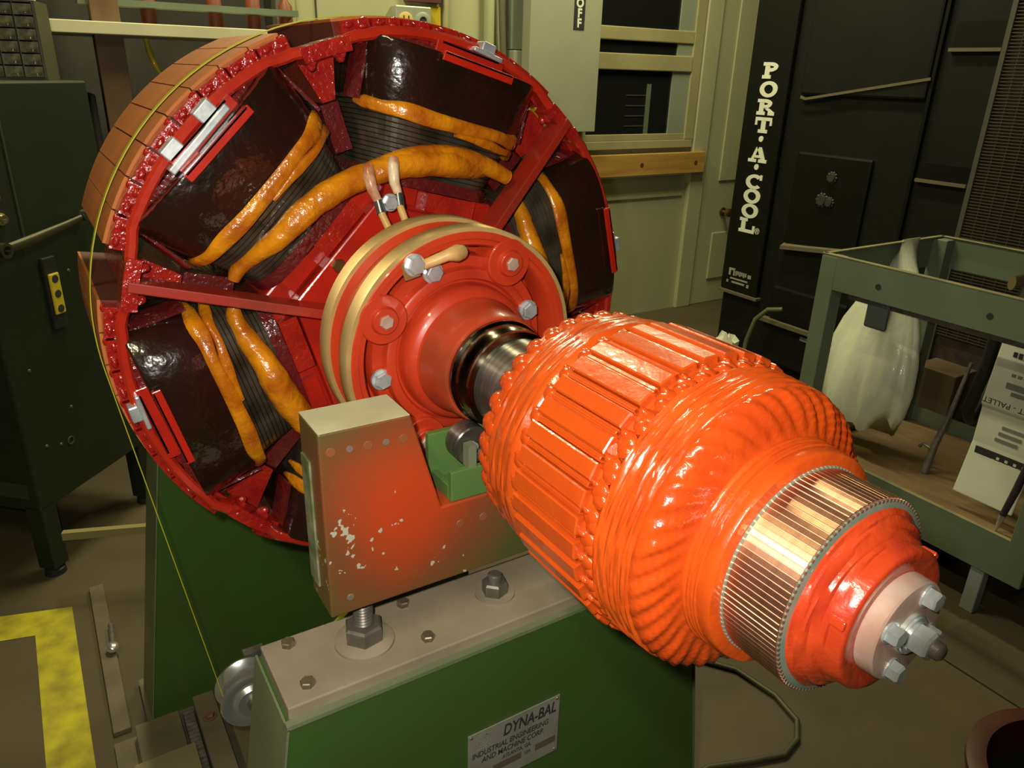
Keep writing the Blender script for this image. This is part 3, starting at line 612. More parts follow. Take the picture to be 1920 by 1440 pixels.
for k in range(6): st += [(0.0660+k*0.0012,0.0070),(0.0666+k*0.0012,0.0063)]
MB().lathe([(0.06,0)]+st[1:]+[(0.0742,0.0050),(0.0742,0)],20).obj('end_stud', mat('stud_steel',(0.36,0.31,0.29),0.4,0.7), plate, 60)

# ================================================================== DRIVE BELT AND PULLEY
BX = -0.950; BR = 0.4405
PY, PZ, PR = -0.296, 0.425, 0.045
pts = []; nr = []
dy, dz = PY, PZ-H; dist = math.hypot(dy, dz); base = math.atan2(dz, dy); off = math.acos((BR-PR)/dist)
aL = base - off; 
if math.cos(aL) > 0: aL = base + off
def unit(a): return Vector((0, math.cos(a), math.sin(a)))
aL = base - off            # tangent on the left (negative y) side
aL2 = base + off
if unit(aL).y > unit(aL2).y: aL, aL2 = aL2, aL
N = 90
# walk round the rotor from the left tangent over the top to the right tangent
a_start = aL % (2*math.pi); a_end = aL2 % (2*math.pi)
if a_end > a_start: a_end -= 2*math.pi
for i in range(N+1):
    a = a_start + (a_end-a_start)*i/N; pts.append(Vector((BX,0,H)) + unit(a)*BR); nr.append(unit(a))
for i in range(25):
    a = a_end + (a_start-2*math.pi - a_end)*(i/24) if False else a_end - (2*math.pi-(a_start-a_end))*(i/24)
    pts.append(Vector((BX,PY,PZ)) + unit(a)*(PR+0.0008)); nr.append(unit(a))
pts.append(pts[0]); nr.append(nr[0])
o = MB().ribbon(pts, nr, 0.0070, 0.0007).obj('drive_belt', YELLOW); tag(o, 'thin yellow flat drive belt looped round the rotor laminations', 'belt')
pu = empty('belt_pulley', (BX,PY,0)); tag(pu, 'polished aluminium flanged belt pulley at the foot of the stand', 'pulley')
MB().lathe([(-0.030,0.012),(-0.030,0.057),(-0.024,0.059),(-0.020,0.055),(-0.014,0.045),(0.014,0.045),(0.020,0.055),(0.024,0.059),(0.030,0.057),(0.032,0.048),(0.026,0.035),(0.034,0.028),(0.034,0.012)],64).obj('wheel', ALU, pu, 40, loc=(0,0,PZ))
MB().lathe([(-0.075,0),(-0.075,0.012),(0.045,0.012),(0.045,0)],20).obj('axle', DKSTEEL, pu, 40, loc=(0,0,PZ))
MB().box(-0.085,-0.065,0.01,0.05,0.03,PZ+0.03).obj('bracket', DKSTEEL, pu)
MB().box(-0.10,0.08,0.005,0.07,0.013,0.03).obj('foot', DUSTY, pu)

# ================================================================== BALANCING STANDS
def pedestal(x, label, plate_on=True):
    e = empty('balancing_pedestal', (x,0,0)); tag(e, label, 'machine stand')
    zt = H-0.372
    def yz(z): return 0.335 + 0.155*(zt-z)
    poly = [(-yz(0.0),0.0),(yz(0.0),0.0),(yz(zt),zt),(-yz(zt),zt)]
    MB().prism(poly, -0.072, 0.072).obj('body', GREEN, e, bevel=0.003)
    # dusty end sheets
    for s in (-1,1):
        b = MB(); b.add([(-0.074,s*yz(0.02),0.02),(0.074,s*yz(0.02),0.02),(0.074,s*yz(zt),zt),(-0.074,s*yz(zt),zt),
                         (-0.074,s*(yz(0.02)+0.003),0.02),(0.074,s*(yz(0.02)+0.003),0.02),(0.074,s*(yz(zt)+0.003),zt),(-0.074,s*(yz(zt)+0.003),zt)],
                        ((0,1,2,3),(4,7,6,5),(0,4,5,1),(1,5,6,2),(2,6,7,3),(3,7,4,0)))
        b.obj('end_sheet', DUSTGREEN, e)
    tp = MB().box(-0.063,0.063,-0.332,0.332,zt,zt+0.022).obj('top_plate', DUSTY, e, bevel=0.002)
    MB().box(0.0635,0.074,-0.338,0.338,zt-0.001,zt+0.005).obj('edge_lip', DUSTGREEN, e)
    hb = hexhead(0.0095,0.008,0.0).move(Matrix.Rotation(R(-90),4,'Y')).mesh('cap_bolt', mat('bolt_zinc_yellow',(0.36,0.31,0.18),0.4,0.7,0,0.6,60,(0.16,0.14,0.11)))
    for yy in (-0.299,-0.132,0.132,0.299):
        for xx in (-0.046,0.036): place('cap_bolt', hb, tp, (xx,yy,zt+0.022), (0,0,random.random()))
    wn = MB().lathe([(0,0),(0,0.030),(0.003,0.030),(0.003,0)],28).move(Matrix.Rotation(R(-90),4,'Y')).obj('clamp_washer', DUSTY, tp, 40, loc=(-0.003,-0.003,zt+0.022))
    hexhead(0.0195,0.020,0.0,cham=0.003,shank=0.012).move(Matrix.Rotation(R(-90),4,'Y')).obj('clamp_nut', DKSTEEL, tp, loc=(-0.003,-0.003,zt+0.025), rot=(0,0,0.3))
    MB().box(-0.095,0.095,-yz(0.0)-0.01,yz(0.0)+0.01,0.0,0.018).obj('foot_flange', FLOORDUST, e)
    return e
ped = pedestal(-0.522, 'green trapezoid balancing machine stand with nameplate under the rotor shaft, nearest the camera')
ped2 = pedestal(-1.480, 'green trapezoid balancing machine stand in the shade behind the large rotor')
# nameplate
npx = 0.0725
npl = MB().box(npx,npx+0.0018,-0.089,0.073,H-0.634,H-0.519).obj('nameplate', NAMEP, ped, bevel=0.0006); part_label(npl, 'metal nameplate lettered DYNA-BAL')
def npt(s, size, y, z, **k): text('lettering', s, size, PRINT, npl, T(npx+0.0019,y,z) @ FACE_X, depth=0.0002, **k)
ZT = H-0.519
npt('DYNA-BAL', 0.0300, -0.030, ZT-0.0300, bold=0.0006, shear=0.18, sx=0.66)
npt('INDUSTRIAL ENGINEERING', 0.0150, -0.083, ZT-0.0490, bold=0.0002, shear=0.12, sx=0.74)
npt('AND MACHINE CORP.', 0.0150, -0.066, ZT-0.0635, bold=0.0002, shear=0.12, sx=0.74)
npt('ATLANTA, GA.', 0.0110, -0.030, ZT-0.0760, bold=0.0001, shear=0.12, sx=0.72)
npt('SER', 0.0095, 0.010, ZT-0.0905, shear=0.1, sx=0.8)
for (ya, yb) in ((-0.046,0.004),(0.030,0.068)): MB().box(npx+0.0018,npx+0.0021,ya,yb,ZT-0.0935,ZT-0.0805).obj('stamp_field', NAMEB, npl)
em = MB(); em.lathe([(0,0.0125),(0.0003,0.0125),(0.0003,0.0112),(0,0.0112)],28); em.lathe([(0,0.0070),(0.0003,0.0070),(0.0003,0.0060),(0,0.0060)],22)
em.box(0,0.0003,-0.011,0.012,-0.0020,-0.0008).box(0,0.0003,0.004,0.017,0.008,0.0095).box(0,0.0003,-0.009,0.009,-0.017,-0.0155)
em.obj('emblem', PRINTG, npl, loc=(npx+0.0018,-0.066,ZT-0.0185))
for (yy, zz) in ((-0.084,ZT-0.005),(0.068,ZT-0.005),(0.068,ZT-0.110),(-0.084,ZT-0.110)):
    MB().lathe([(0,0),(0,0.0028),(0.0010,0.0022),(0.0013,0)],10).obj('rivet', DKSTEEL, npl, loc=(npx+0.0018,yy,zz))

def yoke(x, label):
    e = empty('support_yoke', (x,0,H)); tag(e, label, 'machine part')
    poly = [(-0.261,-0.266),(0.261,-0.266),(0.261,-0.012),(0.147,-0.012),(0.107,-0.151),(-0.107,-0.151),(-0.147,-0.012),(-0.261,-0.012)]
    bd = MB().prism(poly, -0.035, 0.035).obj('yoke_body', YOKEM, e, bevel=0.0025)
    for s in (-1,1):
        MB().box(-0.0345,0.0345,min(s*0.148,s*0.2605),max(s*0.148,s*0.2605),-0.0122,-0.0112).obj('bare_top', BARE, bd)
        MB().box(-0.030,0.000,min(s*0.261,s*0.2635),max(s*0.261,s*0.2635),-0.24,-0.062).obj('side_strip', mat('worn_edge',(0.30,0.30,0.19),0.5,0,0,0.9,30,(0.08,0.11,0.03)), bd)
        hm = MB().lathe([(0,0),(0,0.0035),(0.0008,0.0035),(0.0008,0)],12)
        for k in range(5):
            y = s*(0.247-0.0225*k); MB().lathe([(0.0351,0),(0.0351,0.0042 if k%2 else 0.0060),(0.0357,0.0040 if k%2 else 0.0056),(0.0357,0)],14).obj('screw_plug', mat('plug_metal',(0.24,0.20,0.15),0.5,0.3) if k%2 else mat('plug_painted',(0.26,0.085,0.035),0.45), bd, loc=(0,y,-0.037-0.001*k))
        for yy in (0.045,0.080): MB().lathe([(0.0351,0),(0.0351,0.0060),(0.0356,0.0055),(0.0356,0)],14).obj('screw_plug', mat('plug_painted',(0,0,0)), bd, loc=(0,s*yy,-0.185))
        MB().lathe([(0.0351,0),(0.0351,0.0048),(0.0358,0.0044),(0.0358,0)],14).obj('screw_plug', mat('plug_metal',(0,0,0)), bd, loc=(0,s*0.235,-0.243))
        # jack screw under each end
        js = [(0,0),(0,0.0135)]
        for k in range(18): js += [(0.002+k*0.0046,0.0135),(0.0043+k*0.0046,0.0118)]
        js += [(0.085,0.0118),(0.085,0)]
        jk = MB().lathe(js,24).move(Matrix.Rotation(R(-90),4,'Y')).obj('jack_screw', DKSTEEL, e, 30, loc=(0,s*0.2080,-0.351))
        hexhead(0.0270,0.024,0.0,cham=0.003).move(Matrix.Rotation(R(-90),4,'Y')).obj('jack_nut', DKSTEEL, jk, loc=(0,0,0.008), rot=(0,0,0.2))
        MB().lathe([(0,0),(0,0.040),(0.004,0.040),(0.008,0.030),(0.008,0)],36).move(Matrix.Rotation(R(-90),4,'Y')).obj('jack_washer', DUSTY, jk, 35, loc=(0,0,0.0012))
    # roller block in the opening
    rb = MB().box(-0.034,-0.024,-0.096,0.096,-0.150,-0.076).box(0.024,0.033,-0.092,0.092,-0.150,-0.107).box(-0.024,0.024,-0.092,-0.084,-0.150,-0.130).box(-0.024,0.024,0.084,0.092,-0.150,-0.130).box(-0.024,0.024,-0.084,0.084,-0.150,-0.142).obj('roller_block', GREENL, e, bevel=0.001)
    for yy in (-0.067,0.055): MB().box(0.018,0.033,yy,yy+0.012,-0.107,-0.0755).obj('axle_ear', DUSTGREEN, rb)
    for s in (-1,1):
        ro = MB().lathe([(-0.009,0.006),(-0.009,0.026),(-0.0075,0.0270),(0.0180,0.0270),(0.0195,0.0255),(0.0195,0.017),(0.0170,0.0165),(0.0170,0.006)],48).obj('roller', STEEL, e, 35, loc=(0,s*0.0525,-0.0840))
        MB().lathe([(-0.024,0),(-0.024,0.0062),(0.0225,0.0062),(0.0225,0)],20).obj('axle', ZINC, ro, 35)
    return e
yoke(-0.525, 'green support yoke with red overspray and chipped paint holding the shaft rollers')
o2 = yoke(-1.483, 'support yoke carrying the far end of the shaft behind the large rotor')

# machine bed on the floor
bed = empty('machine_bed', (-1.35,-0.30,0)); tag(bed, 'dusty steel machine bed with bolted rails on the floor beside the far stand', 'machine bed')
MB().box(-0.035,0.73,-0.25,0.70,0,0.012).obj('bed_plate', FLOORDUST, bed)
MB().box(-0.03,0.36,-0.200,-0.100,0.012,0.05).obj('rail', FLOORDUST, bed, bevel=0.002)
rl = MB().box(-0.03,0.40,-0.065,-0.015,0.012,0.075).obj('rail', FLOORDUST, bed, bevel=0.003)
for xx in (0.06,0.30): hexhead(0.011,0.008,0.016,0.003).move(Matrix.Rotation(R(-90),4,'Y')).obj('rail_bolt', mat('rust_bolt',(0.18,0.09,0.06),0.6,0.3), rl, loc=(xx,-0.040,0.075))
rk = MB().box(-0.03,0.20,-0.092,-0.068,0.012,0.042).obj('rack', DKSTEEL, bed)
for k in range(16): MB().box(-0.028+k*0.014,-0.021+k*0.014,-0.092,-0.070,0.042,0.047).obj('rack_tooth', DKSTEEL, rk)
MB().box(0.10,0.26,-0.215,-0.085,0.05,0.056).obj('cover_plate', mat('tan_plate',(0.20,0.165,0.085),0.6), bed)
o = MB().box(-2.08,-1.42,-0.548,-0.508,0.0,0.014).obj('floor_bar', FLOORDUST, bevel=0.002); tag(o, 'dusty flat steel bar lying on the floor beside the yellow line', 'bar')
tl = empty('ratchet', (-1.73,-0.515,0)); tag(tl, 'small shiny round-headed tool lying on the steel floor bar', 'tool')
MB().ball((0,0,0.030),0.020,0.017,0.014,14,8).obj('head', ALU, tl, 60)
MB().tube([(-0.01,0,0.026),(-0.06,0.004,0.024),(-0.11,0.006,0.024)],[0.007,0.008,0.008],10).obj('handle', DKSTEEL, tl, 60)
sp = empty('angle_iron', (-1.95,-0.23,0), R(-20)); tag(sp, 'yellowish angle iron frame standing between cabinet and far stand', 'frame')
MB().box(-0.02,0.005,-0.02,0.005,0,0.62).obj('upright', mat('tan_angle',(0.24,0.20,0.08),0.6), sp)
MB().box(-0.02,0.0,-0.38,0.0,0.20,0.225).obj('crosspiece', mat('tan_angle',(0,0,0)), sp)
# ================================================================== LEFT CABINET
AZ = R(136.5)
cb = empty('green_cabinet', (-2.20,-0.63,0), AZ); tag(cb, 'dark green steel control cabinet on legs at the left edge', 'cabinet')
MB().box(0.0,0.52,0.0,0.75,0.245,1.487).obj('body', GREEND, cb, bevel=0.006)
for (xx, yy) in ((0.0,0.0),(0.46,0.0),(0.0,0.69),(0.46,0.69)):
    lg = MB().box(xx,xx+0.06,yy,yy+0.06,0.03,0.26).obj('leg', GREEND, cb, bevel=0.003)
    MB().lathe([(0,0),(0,0.032),(0.018,0.030),(0.03,0.012),(0.03,0)],24).move(Matrix.Rotation(R(-90),4,'Y')).obj('levelling_foot', RUBBER, lg, 40, loc=(xx+0.03,yy+0.03,0))
MB().box(-0.004,0.0,0.03,0.72,0.29,0.34).obj('lower_rail', mat('cabinet_edge',(0.032,0.048,0.022),0.5), cb)
dp = MB().box(-0.002,0.150,-0.006,0.0,1.065,1.40).obj('control_panel', mat('panel_dark',(0.016,0.020,0.012),0.5), cb, bevel=0.002)
MB().box(0.150,0.156,-0.010,0.0,1.06,1.40).obj('panel_edge', mat('cabinet_edge',(0,0,0)), cb)
kr = MB().lathe([(0,0),(0,0.017),(0.006,0.017),(0.008,0.012),(0.016,0.012),(0.016,0.007),(0.009,0.006),(0.009,0)],24)
kr.move(Matrix.Rotation(R(-90),4,'Z'))
for (xx, zz) in ((0.075,1.262),(0.078,1.197),(0.088,1.135)): kr.obj('dial_bezel', mat('bezel_nickel',(0.50,0.46,0.28),0.3,0.9), dp, 35, loc=(xx,-0.006,zz))
hd = MB().box(0.195,0.245,-0.012,0.0,0.780,1.000).obj('door_handle', mat('handle_black',(0.022,0.020,0.018),0.5), cb, bevel=0.003); part_label(hd, 'black and yellow recessed door handle')
yb = MB().box(0.200,0.240,-0.020,-0.012,0.826,0.952).obj('yellow_plate', YEL2, hd, bevel=0.004)
for zz in (0.935,0.889,0.843): MB().lathe([(0,0),(0,0.0125),(0.0012,0.0115),(0.0012,0)],18).move(Matrix.Rotation(R(-90),4,'Z')).obj('finger_hole', PRINT, yb, loc=(0.220,-0.0202,zz))
for (xx, zz) in ((0.075,0.69),(0.30,0.94),(0.20,0.52),(0.13,0.42),(0.075,0.44),(0.40,0.60)): MB().lathe([(0,0),(0,0.006),(0.004,0.004),(0.004,0)],12).move(Matrix.Rotation(R(-90),4,'Z')).obj('screw', ORGB, cb, loc=(xx,0,zz))
MB().lathe([(0,0.014),(0.003,0.014),(0.003,0.010),(0,0.010)],20).move(Matrix.Rotation(R(-90),4,'Z')).obj('knockout', ORGB, cb, loc=(0.170,0,0.415))
# wrench hooked on the cabinet front
wr = empty('wrench', (0,0,0)); wr.matrix_world = T(-2.20,-0.63,0) @ Matrix.Rotation(AZ,4,'Z') @ T(0.105,-0.030,1.062) @ Matrix.Rotation(R(-2),4,'Y')
tag(wr, 'chrome ring spanner fixed across the front of the green cabinet', 'wrench')
def ringx(r0, r1, t, M): return MB().lathe([(-t,r0),(-t,r1),(t,r1),(t,r0),(-t,r0)],28).move(M)
CHROME = mat('dull_chrome',(0.42,0.40,0.30),0.28,1.0)
ringx(0.013,0.021,0.010, Matrix.Rotation(R(90),4,'Z')).obj('ring_end', CHROME, wr, 40, loc=(-0.045,0.005,-0.006))
MB().tube([(-0.026,0.005,-0.004),(0.06,0.004,0.0),(0.20,0.004,0.014),(0.262,0.004,0.022)],[0.014,0.016,0.012,0.010],10,(1.0,0.45)).obj('handle', mat('wrench_grip',(0.085,0.080,0.050),0.4,0.6), wr, 60)
ringx(0.010,0.018,0.010, Matrix.Rotation(R(90),4,'Z')).obj('ring_end', CHROME, wr, 40, loc=(0.282,0.004,0.026))

# drawer organiser standing on the cabinet
og = empty('drawer_organizer', (-2.20,-0.63,1.487), AZ); tag(og, 'small parts organizer with rows of clear drawers on the green cabinet', 'organizer')
og.matrix_world = T(-2.20,-0.63,1.4875) @ Matrix.Rotation(AZ,4,'Z') @ T(0.425,0.05,0) @ Matrix.Rotation(R(-60),4,'Z') @ T(-0.175,0,0)
MB().box(-0.50,0.175,0.004,0.17,0,0.006).box(0.170,0.175,0.0,0.17,0.006,0.209).box(-0.50,0.170,0.165,0.17,0.006,0.209).box(-0.50,0.175,0.0,0.17,0.209,0.214).obj('frame', ORGB, og)
for c in range(13): MB().box(0.170-0.051*c-0.003,0.170-0.051*c,0,0.16,0.006,0.209).obj('divider', ORGB, og)
dm = MB().box(0,0.0465,-0.003,0.15,0,0.029).box(0.014,0.032,-0.010,-0.003,0.003,0.010).mesh('clear_drawer', CLEARD)
for c in range(13):
    for r in range(6):
        place('clear_drawer', dm, og, (0.170-0.051*(c+1)+0.0005,random.uniform(-0.006,0.0),0.0075+0.0335*r))
o = MB().box(-0.20,0.20,-0.05,0.25,0,0.06).obj('white_tray', WHITEB, bevel=0.004)
o.matrix_world = og.matrix_world @ T(-0.075,0.04,0.2145); tag(o, 'white tray lying on top of the drawer organizer', 'tray')

# ================================================================== COOLER
YC = 2.90
cl = empty('evaporative_cooler', (-1.9,YC,0)); tag(cl, 'tall black portable evaporative cooler lettered PORT-A-COOL beside the wall', 'cooler')
ox = 1.9
MB().box(-2.79+ox,0.2+ox,0.03,0.95,0.05,2.25).obj('cabinet', BLACKP, cl, bevel=0.02)
MB().box(-2.785+ox,-2.515+ox,0.0,0.04,0.40,2.20).obj('corner_strip', BLACKX, cl, bevel=0.01)
MB().box(-2.785+ox,-2.50+ox,-0.012,0.04,0.385,0.400).obj('strip_ledge', DUSTL, cl)
MB().box(-2.44+ox,-1.78+ox,0.005,0.04,1.48,2.20).obj('upper_panel', BLACKP, cl, bevel=0.012)
MB().ribbon([(-2.43+ox,0.004,1.470),(-2.40+ox,0.003,1.462),(-1.77+ox,0.003,1.568)],[(0,-1,0)]*3,0.006,0.003).obj('panel_seam', DUSTL, cl)
pk = MB().box(-2.40+ox,-1.97+ox,0.012,0.034,0.74,1.21).obj('control_recess', BLACKX, cl, bevel=0.02)
MB().add([(-2.40+ox,-0.006,0.725),(-1.96+ox,-0.006,0.775),(-1.96+ox,0.03,0.790),(-2.40+ox,0.03,0.740),(-2.40+ox,-0.006,0.705),(-1.96+ox,-0.006,0.755),(-1.96+ox,0.03,0.755),(-2.40+ox,0.03,0.705)],
    ((0,1,2,3),(4,7,6,5),(0,4,5,1),(1,5,6,2),(2,6,7,3),(3,7,4,0))).obj('recess_ledge', DUSTL, pk)
for (xx, zz, rr) in ((-2.17,1.105,0.033),(-2.205,0.990,0.040),(-2.16,0.985,0.030)):
    b = MB()
    for q in range(10): b.ball((0,rr*0.72*math.cos(q*0.628),rr*0.72*math.sin(q*0.628)),0.006,rr*0.24,rr*0.24,8,5)
    b.lathe([(0,0),(0,rr*0.7),(0.012,rr*0.6),(0.012,0)],18)
    b.move(Matrix.Rotation(R(-90),4,'Z')).obj('control_knob', mat('knob_grey',(0.035,0.035,0.030),0.5), pk, 50, loc=(xx+ox,0.010,zz))
for (x0, x1, z0, z1) in ((-1.735,-1.515,1.155,1.225),(-1.715,-1.510,1.690,1.790)):
    hr = MB().box(x0+ox,x1+ox,0.015,0.034,z0,z1).obj('hand_recess', BLACKX, cl)
    MB().box(x0+ox-0.01,x1+ox,0.006,0.034,z0-0.014,z0).obj('recess_lip', DUSTL, hr)
MB().box(-1.775+ox,-1.760+ox,0.012,0.034,0.3,2.2).obj('side_seam', BLACKX, cl)
pad = MB().box(-1.49+ox,0.15+ox,0.022,0.034,0.30,2.15).obj('cooler_pad', PADM, cl)
MB().box(-1.508+ox,-1.488+ox,0.006,0.034,0.30,2.15).obj('grille_frame', mat('grille_frame',(0.07,0.065,0.045),0.5), cl)
wv = MB(); wh = MB()
for k in range(130): wh.box(-1.49+ox,-0.45+ox,0.010,0.0125,0.50+k*0.0128,0.5034+k*0.0128)
for k in range(22): wv.box(-1.49+ox+k*0.048,-1.487+ox+k*0.048,0.0125,0.015,0.5,2.15)
g = wh.obj('grille_wires', MESHW, cl); g['kind'] = 'stuff'
g = wv.obj('grille_stays', MESHW, cl); g['kind'] = 'stuff'
lc = MB().box(-2.42+ox,-1.95+ox,0.010,0.034,0.315,0.50).obj('lower_recess', BLACKX, cl, bevel=0.02)
MB().box(-2.46+ox,-1.93+ox,-0.010,0.034,0.290,0.312).obj('lower_ledge', DUSTL, lc)
MB().box(-2.20+ox,-2.10+ox,0.026,0.0295,0.24,0.262).obj('small_plate', PRINTG, cl)
for (xx, yy) in ((-2.65,0.15),(-2.65,0.8),(0.05,0.15),(0.05,0.8)):
    MB().lathe([(-0.025,0),(-0.025,0.05),(0.025,0.05),(0.025,0)],24).obj('caster', RUBBER, cl, 40, loc=(xx+ox,yy,0.05))
# stacked slab-serif letters
def letter(ch, xc, zc, w_, h_):
    b = MB(); t = 0.030; s = 0.017; x0, x1, z0, z1 = -w_/2, w_/2, -h_/2, h_/2; D0, D1 = -0.004, 0.0
    st_ = [0.0]
    def bx(a, c, d, e):
        st_[0] += 0.00025; b.box(a, c, D0-st_[0], D1, d, e)
    def ell(cx, cz, rx_, rz_, tx, tz, a0=0, a1=360, n=32):
        vs = []; m = n+1
        for i in range(m):
            a = R(a0+(a1-a0)*i/n)
            for (p, q) in ((rx_,rz_),(rx_-tx,rz_-tz)):
                for d in (D0,D1): vs.append((cx+p*math.cos(a), d, cz+q*math.sin(a)))
        fs = []
        for i in range(n):
            k = i*4; fs += [(k,k+4,k+6,k+2),(k+1,k+3,k+7,k+5),(k,k+1,k+5,k+4),(k+2,k+6,k+7,k+3)]
        fs += [(0,2,3,1),(n*4,n*4+1,n*4+3,n*4+2)]
        b.add(vs, fs)
    if ch in 'PR':
        xs = x0+0.014; bx(xs,xs+t,z0,z1); bx(x0,xs+t+0.012,z0,z0+s); bx(x0,xs+t,z1-s,z1)
        ell(xs+t, z1-h_*0.29, w_*0.46, h_*0.29, 0.026, s, -90, 90)
        if ch == 'R':
            b.add([(xs+t,D0,z0+h_*0.46),(xs+t+0.03,D0,z0+h_*0.46),(x1-0.002,D0,z0+s),(x1-0.032,D0,z0+s),(xs+t,D1,z0+h_*0.46),(xs+t+0.03,D1,z0+h_*0.46),(x1-0.002,D1,z0+s),(x1-0.032,D1,z0+s)],
                  ((0,1,2,3),(4,7,6,5),(0,4,5,1),(1,5,6,2),(2,6,7,3),(3,7,4,0)))
            bx(x1-0.036,x1+0.006,z0,z0+s)
    elif ch in 'OC':
        if ch == 'O': ell(0,0,w_*0.52,h_*0.5,0.029,s)
        else:
            ell(0,0,w_*0.52,h_*0.5,0.029,s,42,318); bx(x1-0.020,x1-0.004,0.012,z1)
    elif ch == 'T':
        bx(-t/2,t/2,z0,z1); bx(-t/2-0.016,t/2+0.016,z0,z0+s); bx(x0,x1,z1-s,z1); bx(x0,x0+0.014,z1-0.040,z1); bx(x1-0.014,x1,z1-0.040,z1)
    elif ch == 'A':
        for sg, tt in ((-1,0.018),(1,0.030)):
            a0, a1 = (-0.008, x0+0.020) if sg < 0 else (0.002, x1-0.022)
            b.add([(a0-tt/2,D0,z1),(a0+tt/2,D0,z1),(a1+tt/2,D0,z0+s),(a1-tt/2,D0,z0+s),(a0-tt/2,D1,z1),(a0+tt/2,D1,z1),(a1+tt/2,D1,z0+s),(a1-tt/2,D1,z0+s)],
                  ((0,1,2,3),(4,7,6,5),(0,4,5,1),(1,5,6,2),(2,6,7,3),(3,7,4,0)))
            bx(a1-0.028,a1+0.028,z0,z0+s)
        bx(-0.028,0.026,z0+h_*0.30,z0+h_*0.30+0.013)
    elif ch == 'L':
        xs = x0+0.014; bx(xs,xs+t,z0,z1); bx(x0,xs+t+0.012,z1-s,z1); bx(x0,x1,z0,z0+s); bx(x1-0.016,x1,z0,z0+0.042)
    elif ch == '.': ell(0,0,0.015,0.015,0.0149,0.0149)
    o = b.obj('letter', WHITEL, cl, loc=(xc+ox,-0.0005,zc))
for ch, z, xc in (('P',1.590,-2.632),('O',1.499,-2.634),('R',1.411,-2.636),('T',1.321,-2.634),('.',1.251,-2.636),('A',1.169,-2.640),('.',1.105,-2.640),('C',1.026,-2.640),('O',0.949,-2.642),('O',0.869,-2.642),('L',0.788,-2.646)):
    letter(ch, xc, z, 0.112, 0.079)
text('mark', '®', 0.045, WHITEL, cl, T(-2.588+ox,-0.003,0.752) @ FACE_NY)
lgo = MB(); lgo.box(-0.075,-0.060,-0.003,0,-0.01,0.032).box(-0.060,-0.030,-0.003,0,0.020,0.032).box(-0.042,-0.030,-0.003,0,-0.01,0.022)
for k in range(6): lgo.box(-0.024+k*0.014,-0.014+k*0.014,-0.003,0,-0.006+(k%2)*0.006,0.020)
lgo.box(-0.06,0.070,-0.003,0,-0.030,-0.022).box(-0.045,0.050,-0.003,0,-0.052,-0.042).box(-0.085,-0.072,-0.003,0,-0.055,-0.040).box(0.066,0.082,-0.003,0,-0.058,-0.040).box(0.066,0.090,-0.003,0,-0.004,0.016)
lgo.obj('maker_mark', mat('dull_print',(0.30,0.30,0.22),0.6), cl, loc=(-2.655+ox,-0.0005,0.500))
o = MB().tube([(-2.29,2.86,0.40),(-2.36,2.83,0.385),(-2.41,2.80,0.32),(-2.43,2.78,0.20),(-2.44,2.77,0.05),(-2.40,2.70,0.015)],0.013,10).obj('water_hose', mat('hose_green',(0.10,0.11,0.05),0.4), None, 60); tag(o, 'thin green hose drooping from the black cooler', 'hose')

# ================================================================== CART
CX0, CX1, CY0, CY1, CZ = -1.355, -0.490, 1.80, 2.52, 1.0
ct = empty('tool_cart', ((CX0+CX1)/2,(CY0+CY1)/2,0)); tag(ct, 'grey-green steel angle cart frame with open top and lower shelf', 'cart')
ccx, ccy = (CX0+CX1)/2, (CY0+CY1)/2
def cbx(nm, m, x0, x1, y0, y1, z0, z1, bev=0.003): return MB().box(x0-ccx,x1-ccx,y0-ccy,y1-ccy,z0,z1).obj(nm, m, ct, bevel=bev)
RH = 0.115; th = 0.006
for nm, a in (('top_rail',(CX0,CX1,CY0,CY0+th,CZ-RH,CZ)),('top_rail',(CX0,CX1,CY1-th,CY1,CZ-RH,CZ)),('top_rail',(CX0,CX0+th,CY0,CY1,CZ-RH,CZ)),('top_rail',(CX1-th,CX1,CY0,CY1,CZ-RH,CZ))):
    cbx(nm, CARTG, *a, 0.001)
for a in ((CX0,CX1,CY0-0.002,CY0+0.016,CZ,CZ+0.004),(CX0,CX1,CY1-0.016,CY1+0.002,CZ,CZ+0.004),(CX0-0.002,CX0+0.016,CY0,CY1,CZ,CZ+0.004)): cbx('dusty_edge', CARTTOP, *a, 0.001)
for (xx, yy) in ((CX0,CY0),(CX1-0.06,CY0),(CX0,CY1-0.06),(CX1-0.06,CY1-0.06)):
    cbx('leg', CARTG, xx-0.0015 if xx < -1 else xx, xx+0.06 if xx < -1 else xx+0.0615, yy-0.0015 if yy < 2 else yy, yy+0.06 if yy < 2 else yy+0.0615, 0.165, CZ-0.004)
for (xx, yy) in ((CX0+0.10,CY0+0.01),(CX1-0.145,CY0+0.01),(CX0+0.10,CY1-0.05),(CX1-0.145,CY1-0.05)):
    cbx('foot', mat('foot_grey',(0.26,0.29,0.27),0.5), xx, xx+0.042, yy, yy+0.042, 0.0, 0.224)
for a in ((CX0,CX1,CY0,CY0+th,0.165,0.30),(CX0,CX1,CY1-th,CY1,0.165,0.30),(CX0,CX0+th,CY0,CY1,0.165,0.30),(CX1-th,CX1,CY0,CY1,0.165,0.30)): cbx('lower_rail', CARTG, *a, 0.001)
cbx('shelf_board', SHELFW, CX0+0.01,CX1-0.01,CY0+0.01,CY1-0.01,0.225,0.240)
cbx('lower_edge', CARTTOP, CX0,CX1,CY0-0.001,CY0+0.014,0.30,0.303,0.001)
hl = MB().lathe([(0,0),(0,0.010),(0.001,0.010),(0.001,0)],14).move(Matrix.Rotation(R(-90),4,'Z')).mesh('bolt_hole', PRINT)
for (xx, zz) in ((-1.13,0.935),(-0.775,0.935),(-0.83,0.235)): place('bolt_hole', hl, ct, (xx-ccx,CY0-ccy-0.0005,zz))
